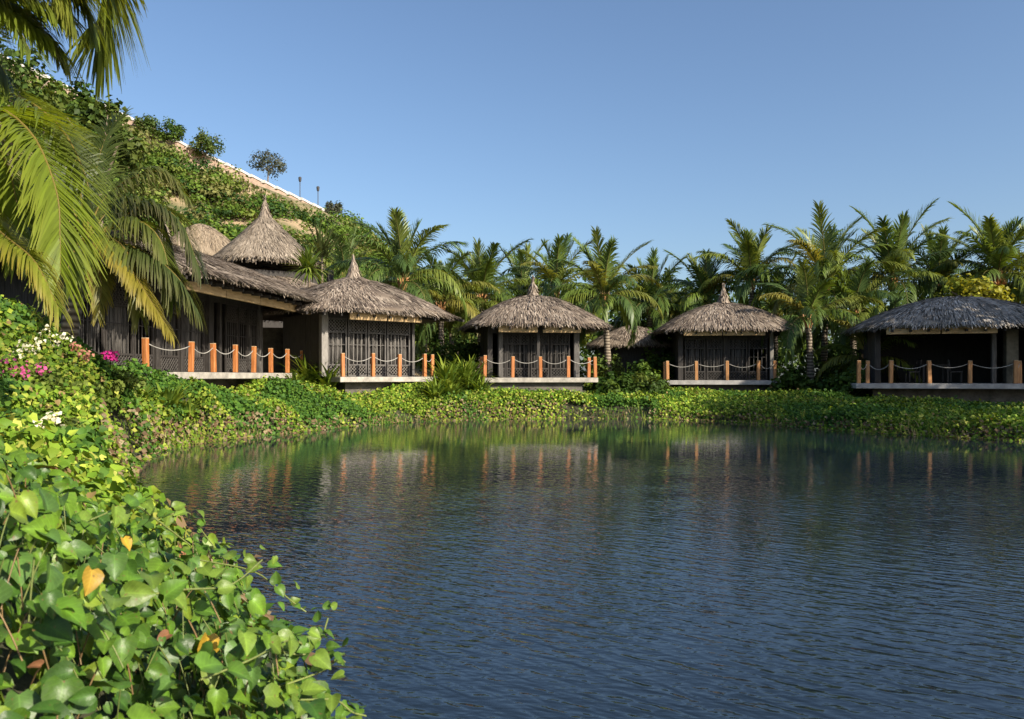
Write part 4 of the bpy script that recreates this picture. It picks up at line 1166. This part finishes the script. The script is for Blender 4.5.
flower_bush(30, 376, 12.5, .6, (.55, .10, .28), 'bush with scattered pink blossoms near the left edge', 70, 1.1)
flower_bush(46, 348, 13.6, .6, (.80, .76, .60), 'bush with white blossoms above the pink ones', 90, 1.3)
flower_bush(56, 430, 10.0, .4, (.80, .76, .62), 'low bush with white blossoms near the water on the left bank', 90, .8)
flower_bush(85, 356, 15.2, .5, (.45, .20, .15), 'bush with faded rusty pink blossoms between the white and magenta ones', 60, .8)

# ------------------------------------------------------------------ near leaves, bottom left
fg = [(0, 478, 2.3), (100, 500, 3.1), (0, 600, 1.75), (200, 640, 2.0), (250, 568, 3.2), (325, 640, 2.75), (360, 712, 2.5), (180, 530, 4.0), (0, 719, 1.45), (120, 600, 2.2), (300, 719, 2.1), (60, 478, 4.0), (220, 548, 4.4), (-60, 540, 1.8), (150, 719, 1.7), (-80, 440, 3.0), (-40, 452, 4.4)]
fp = np.array([at(*q_) for q_ in fg])
fgz = tps_fit(fp[:, :2], fp[:, 2], .02)
FGP = np.array([(-.34, 1.7), (-.50, 2.5), (-.68, 2.9), (-1.06, 3.45), (-1.55, 4.5), (-2.4, 5.4), (-3.6, 5.4), (-3.0, 2.6), (-1.8, 1.2), (-1.0, .9), (-.4, 1.2)])
def in_poly(x, y, Pg):
    A = Pg; B = np.roll(Pg, -1, axis=0)
    cr = ((A[:, 1] > y[:, None]) != (B[:, 1] > y[:, None])) & (x[:, None] < (B[:, 0] - A[:, 0]) * (y[:, None] - A[:, 1]) / (B[:, 1] - A[:, 1] + 1e-9) + A[:, 0])
    return cr.sum(1) % 2 == 1
n = 17500
x = rng.uniform(-3.6, -.1, n); y = rng.uniform(.9, 5.4, n)
k = in_poly(x, y, FGP) & (np.abs(x) < .68 * y + .5) & (x * x + y * y > 1.75); x, y = x[k], y[k]; n = len(x)
z = fgz(x, y) - .04 + .40 * (vnoise(x / .42, y / .42, 41) - .55) + .08 * (vnoise(x / .15, y / .15, 42) - .5)
e = .05; gx = (fgz(x + e, y) - fgz(x, y)) / e; gy = (fgz(x, y + e) - fgz(x, y)) / e
depth = rng.uniform(0, 1, n) ** 1.0 * .48
P = np.stack([x, y, np.maximum(z - depth, .03)], 1)
nr = unit(np.stack([-gx * .6, -gy * .6, np.ones(n)], 1) + .95 * rand_dirs(n) + np.array([.25, -.40, .1]))
tip = np.stack([np.full(n, .35), np.full(n, -.15), np.full(n, -.45)], 1) + .9 * rand_dirs(n)
G_FG = [(.062, .130, .012), (.092, .170, .015), (.035, .082, .011), (.145, .21, .020), (.066, .13, .026), (.38, .24, .025), (.24, .11, .05)]
W_FG = (4, 4, 3, 1.8, 1.6, .02, .12)
size = np.clip(rng.gamma(5, .0112, n), .025, .092)
col = mixcol(G_FG, W_FG, n, .22)
nb = NB()
scatter(nb, T_NEAR, P, nr, tip, size, col, rng.uniform(.85, 1.1, n))
# one ripe yellow leaf and stalks under the leaves
yl = at(92, 570, 2.0)
scatter(nb, T_NEAR, np.array([yl]), np.array([[.95, -.35, .5]]), np.array([[-.5, -.2, -1.]]), np.array([.062]), np.array([[.30, .19, .026]]))
tag_v = NB()
def stalk(nb, p0, p1, r, c, k=5, bend=.04):
    pts = [p0 * (1 - u) + p1 * u + np.array([0, 0, bend * 4 * u * (1 - u)]) for u in np.linspace(0, 1, k)]
    V = []; Fc = []
    d = unit(p1 - p0); s = unit(np.cross(d, [0.3, .2, 1])); u_ = np.cross(s, d)
    for q_ in pts:
        for j in range(4):
            a = j * math.pi / 2; V.append(q_ + r * (math.cos(a) * s + math.sin(a) * u_))
    for i in range(k - 1):
        for j in range(4): Fc.append((i * 4 + j, i * 4 + (j + 1) % 4, i * 4 + 4 + (j + 1) % 4, i * 4 + 4 + j))
    nb.add(V, Fc, np.array(c))
for i in rng.choice(n, 2600, replace=False):
    p1 = P[i]; p0 = p1 + np.array([rng.uniform(-.08, .08), rng.uniform(-.08, .08), -rng.uniform(.08, .22)])
    stalk(nb, p0, p1, rng.uniform(.0014, .0026), (.14, .17, .05) if rng.uniform() < .7 else (.20, .13, .06), 4, .01)
# long runners that reach out over the water, with their own leaves
RUN = [[(250, 640, 2.5), (300, 655, 2.6), (320, 640, 2.62), (328, 618, 2.64)], [(270, 690, 2.3), (320, 672, 2.45), (338, 660, 2.5), (345, 662, 2.55)], [(200, 560, 3.4), (255, 572, 3.4), (290, 600, 3.3), (306, 612, 3.3)],
       [(150, 520, 3.9), (185, 512, 4.0), (195, 522, 4.1), (215, 548, 4.2)], [(300, 700, 2.3), (335, 700, 2.45), (352, 712, 2.5), (366, 716, 2.55)], [(120, 600, 2.0), (180, 590, 2.2), (230, 585, 2.5), (262, 560, 2.8)],
       [(90, 520, 2.6), (130, 505, 2.9), (150, 515, 3.0), (190, 545, 3.2)], [(200, 680, 1.9), (250, 660, 2.1), (290, 640, 2.4), (310, 650, 2.5)]]
for rr in RUN:
    path = spline([at(*q_) for q_ in rr], 14)
    for a, b in zip(path[:-1], path[1:]): stalk(nb, a, b, .0032, (.17, .20, .06), 2, 0)
    kk = len(path)
    PP = path + .02 * rng.normal(size=(kk, 3)) + np.array([0, 0, .015])
    scatter(nb, T_NEAR, PP, rand_dirs(kk) * .8 + np.array([.3, -.5, .8]), rand_dirs(kk) + np.array([.4, 0, -.2]), np.linspace(.075, .03, kk), mixcol([(.075, .15, .018), (.115, .18, .024)], (1, 1), kk, .2))
tag(nb.build('vine_leaves', M['leaf_near'], smooth=True, veins=True), 'mass of large heart shaped creeper leaves on the near bank at the lower left', 'creeper', kind='stuff')

# ------------------------------------------------------------------ light, sky, camera
SUN_AZ, SUN_EL = R(50), R(29)            # azimuth measured from straight behind the camera towards its right
S = Vector((math.sin(SUN_AZ) * math.cos(SUN_EL), -math.cos(SUN_AZ) * math.cos(SUN_EL), math.sin(SUN_EL)))
ld = bpy.data.lights.new('sun', 'SUN'); ld.energy = 5.0; ld.angle = R(.5); ld.color = (1.0, .90, .74)
lo = bpy.data.objects.new('sun', ld); COL.objects.link(lo)
lo.rotation_euler = S.to_track_quat('Z', 'Y').to_euler()
w = bpy.data.worlds.new('World'); SC.world = w; w.use_nodes = True
nt = w.node_tree
sky = nt.nodes.new('ShaderNodeTexSky'); sky.sky_type = 'NISHITA'; sky.sun_disc = False
sky.sun_elevation = SUN_EL
sky.sun_rotation = math.atan2(S.x, S.y)
sky.altitude = 0; sky.air_density = 1.0; sky.dust_density = 1.9; sky.ozone_density = 3.6
bg = nt.nodes['Background']; bg.inputs['Strength'].default_value = .108
nt.links.new(sky.outputs[0], bg.inputs['Color'])

cd = bpy.data.cameras.new('camera'); cam = bpy.data.objects.new('camera', cd); COL.objects.link(cam)
cam.location = (0, 0, EYE); cam.rotation_euler = (R(90), 0, 0)
cd.sensor_width = 36; cd.lens = F / 1024 * 36; cd.shift_y = (HZ - 359.5) / 1024
cd.dof.use_dof = True; cd.dof.focus_distance = 26; cd.dof.aperture_fstop = 7.1
cd.clip_start = .05; cd.clip_end = 4000
SC.camera = cam
SC.view_settings.view_transform = 'Standard'; SC.view_settings.look = 'None'
SC.view_settings.exposure = 0.7; SC.view_settings.gamma = 1
SC.view_settings.use_curve_mapping = False
SC.cycles.max_bounces = 6; SC.cycles.diffuse_bounces = 2; SC.cycles.glossy_bounces = 3; SC.cycles.transmission_bounces = 3
SC.cycles.use_denoising = True
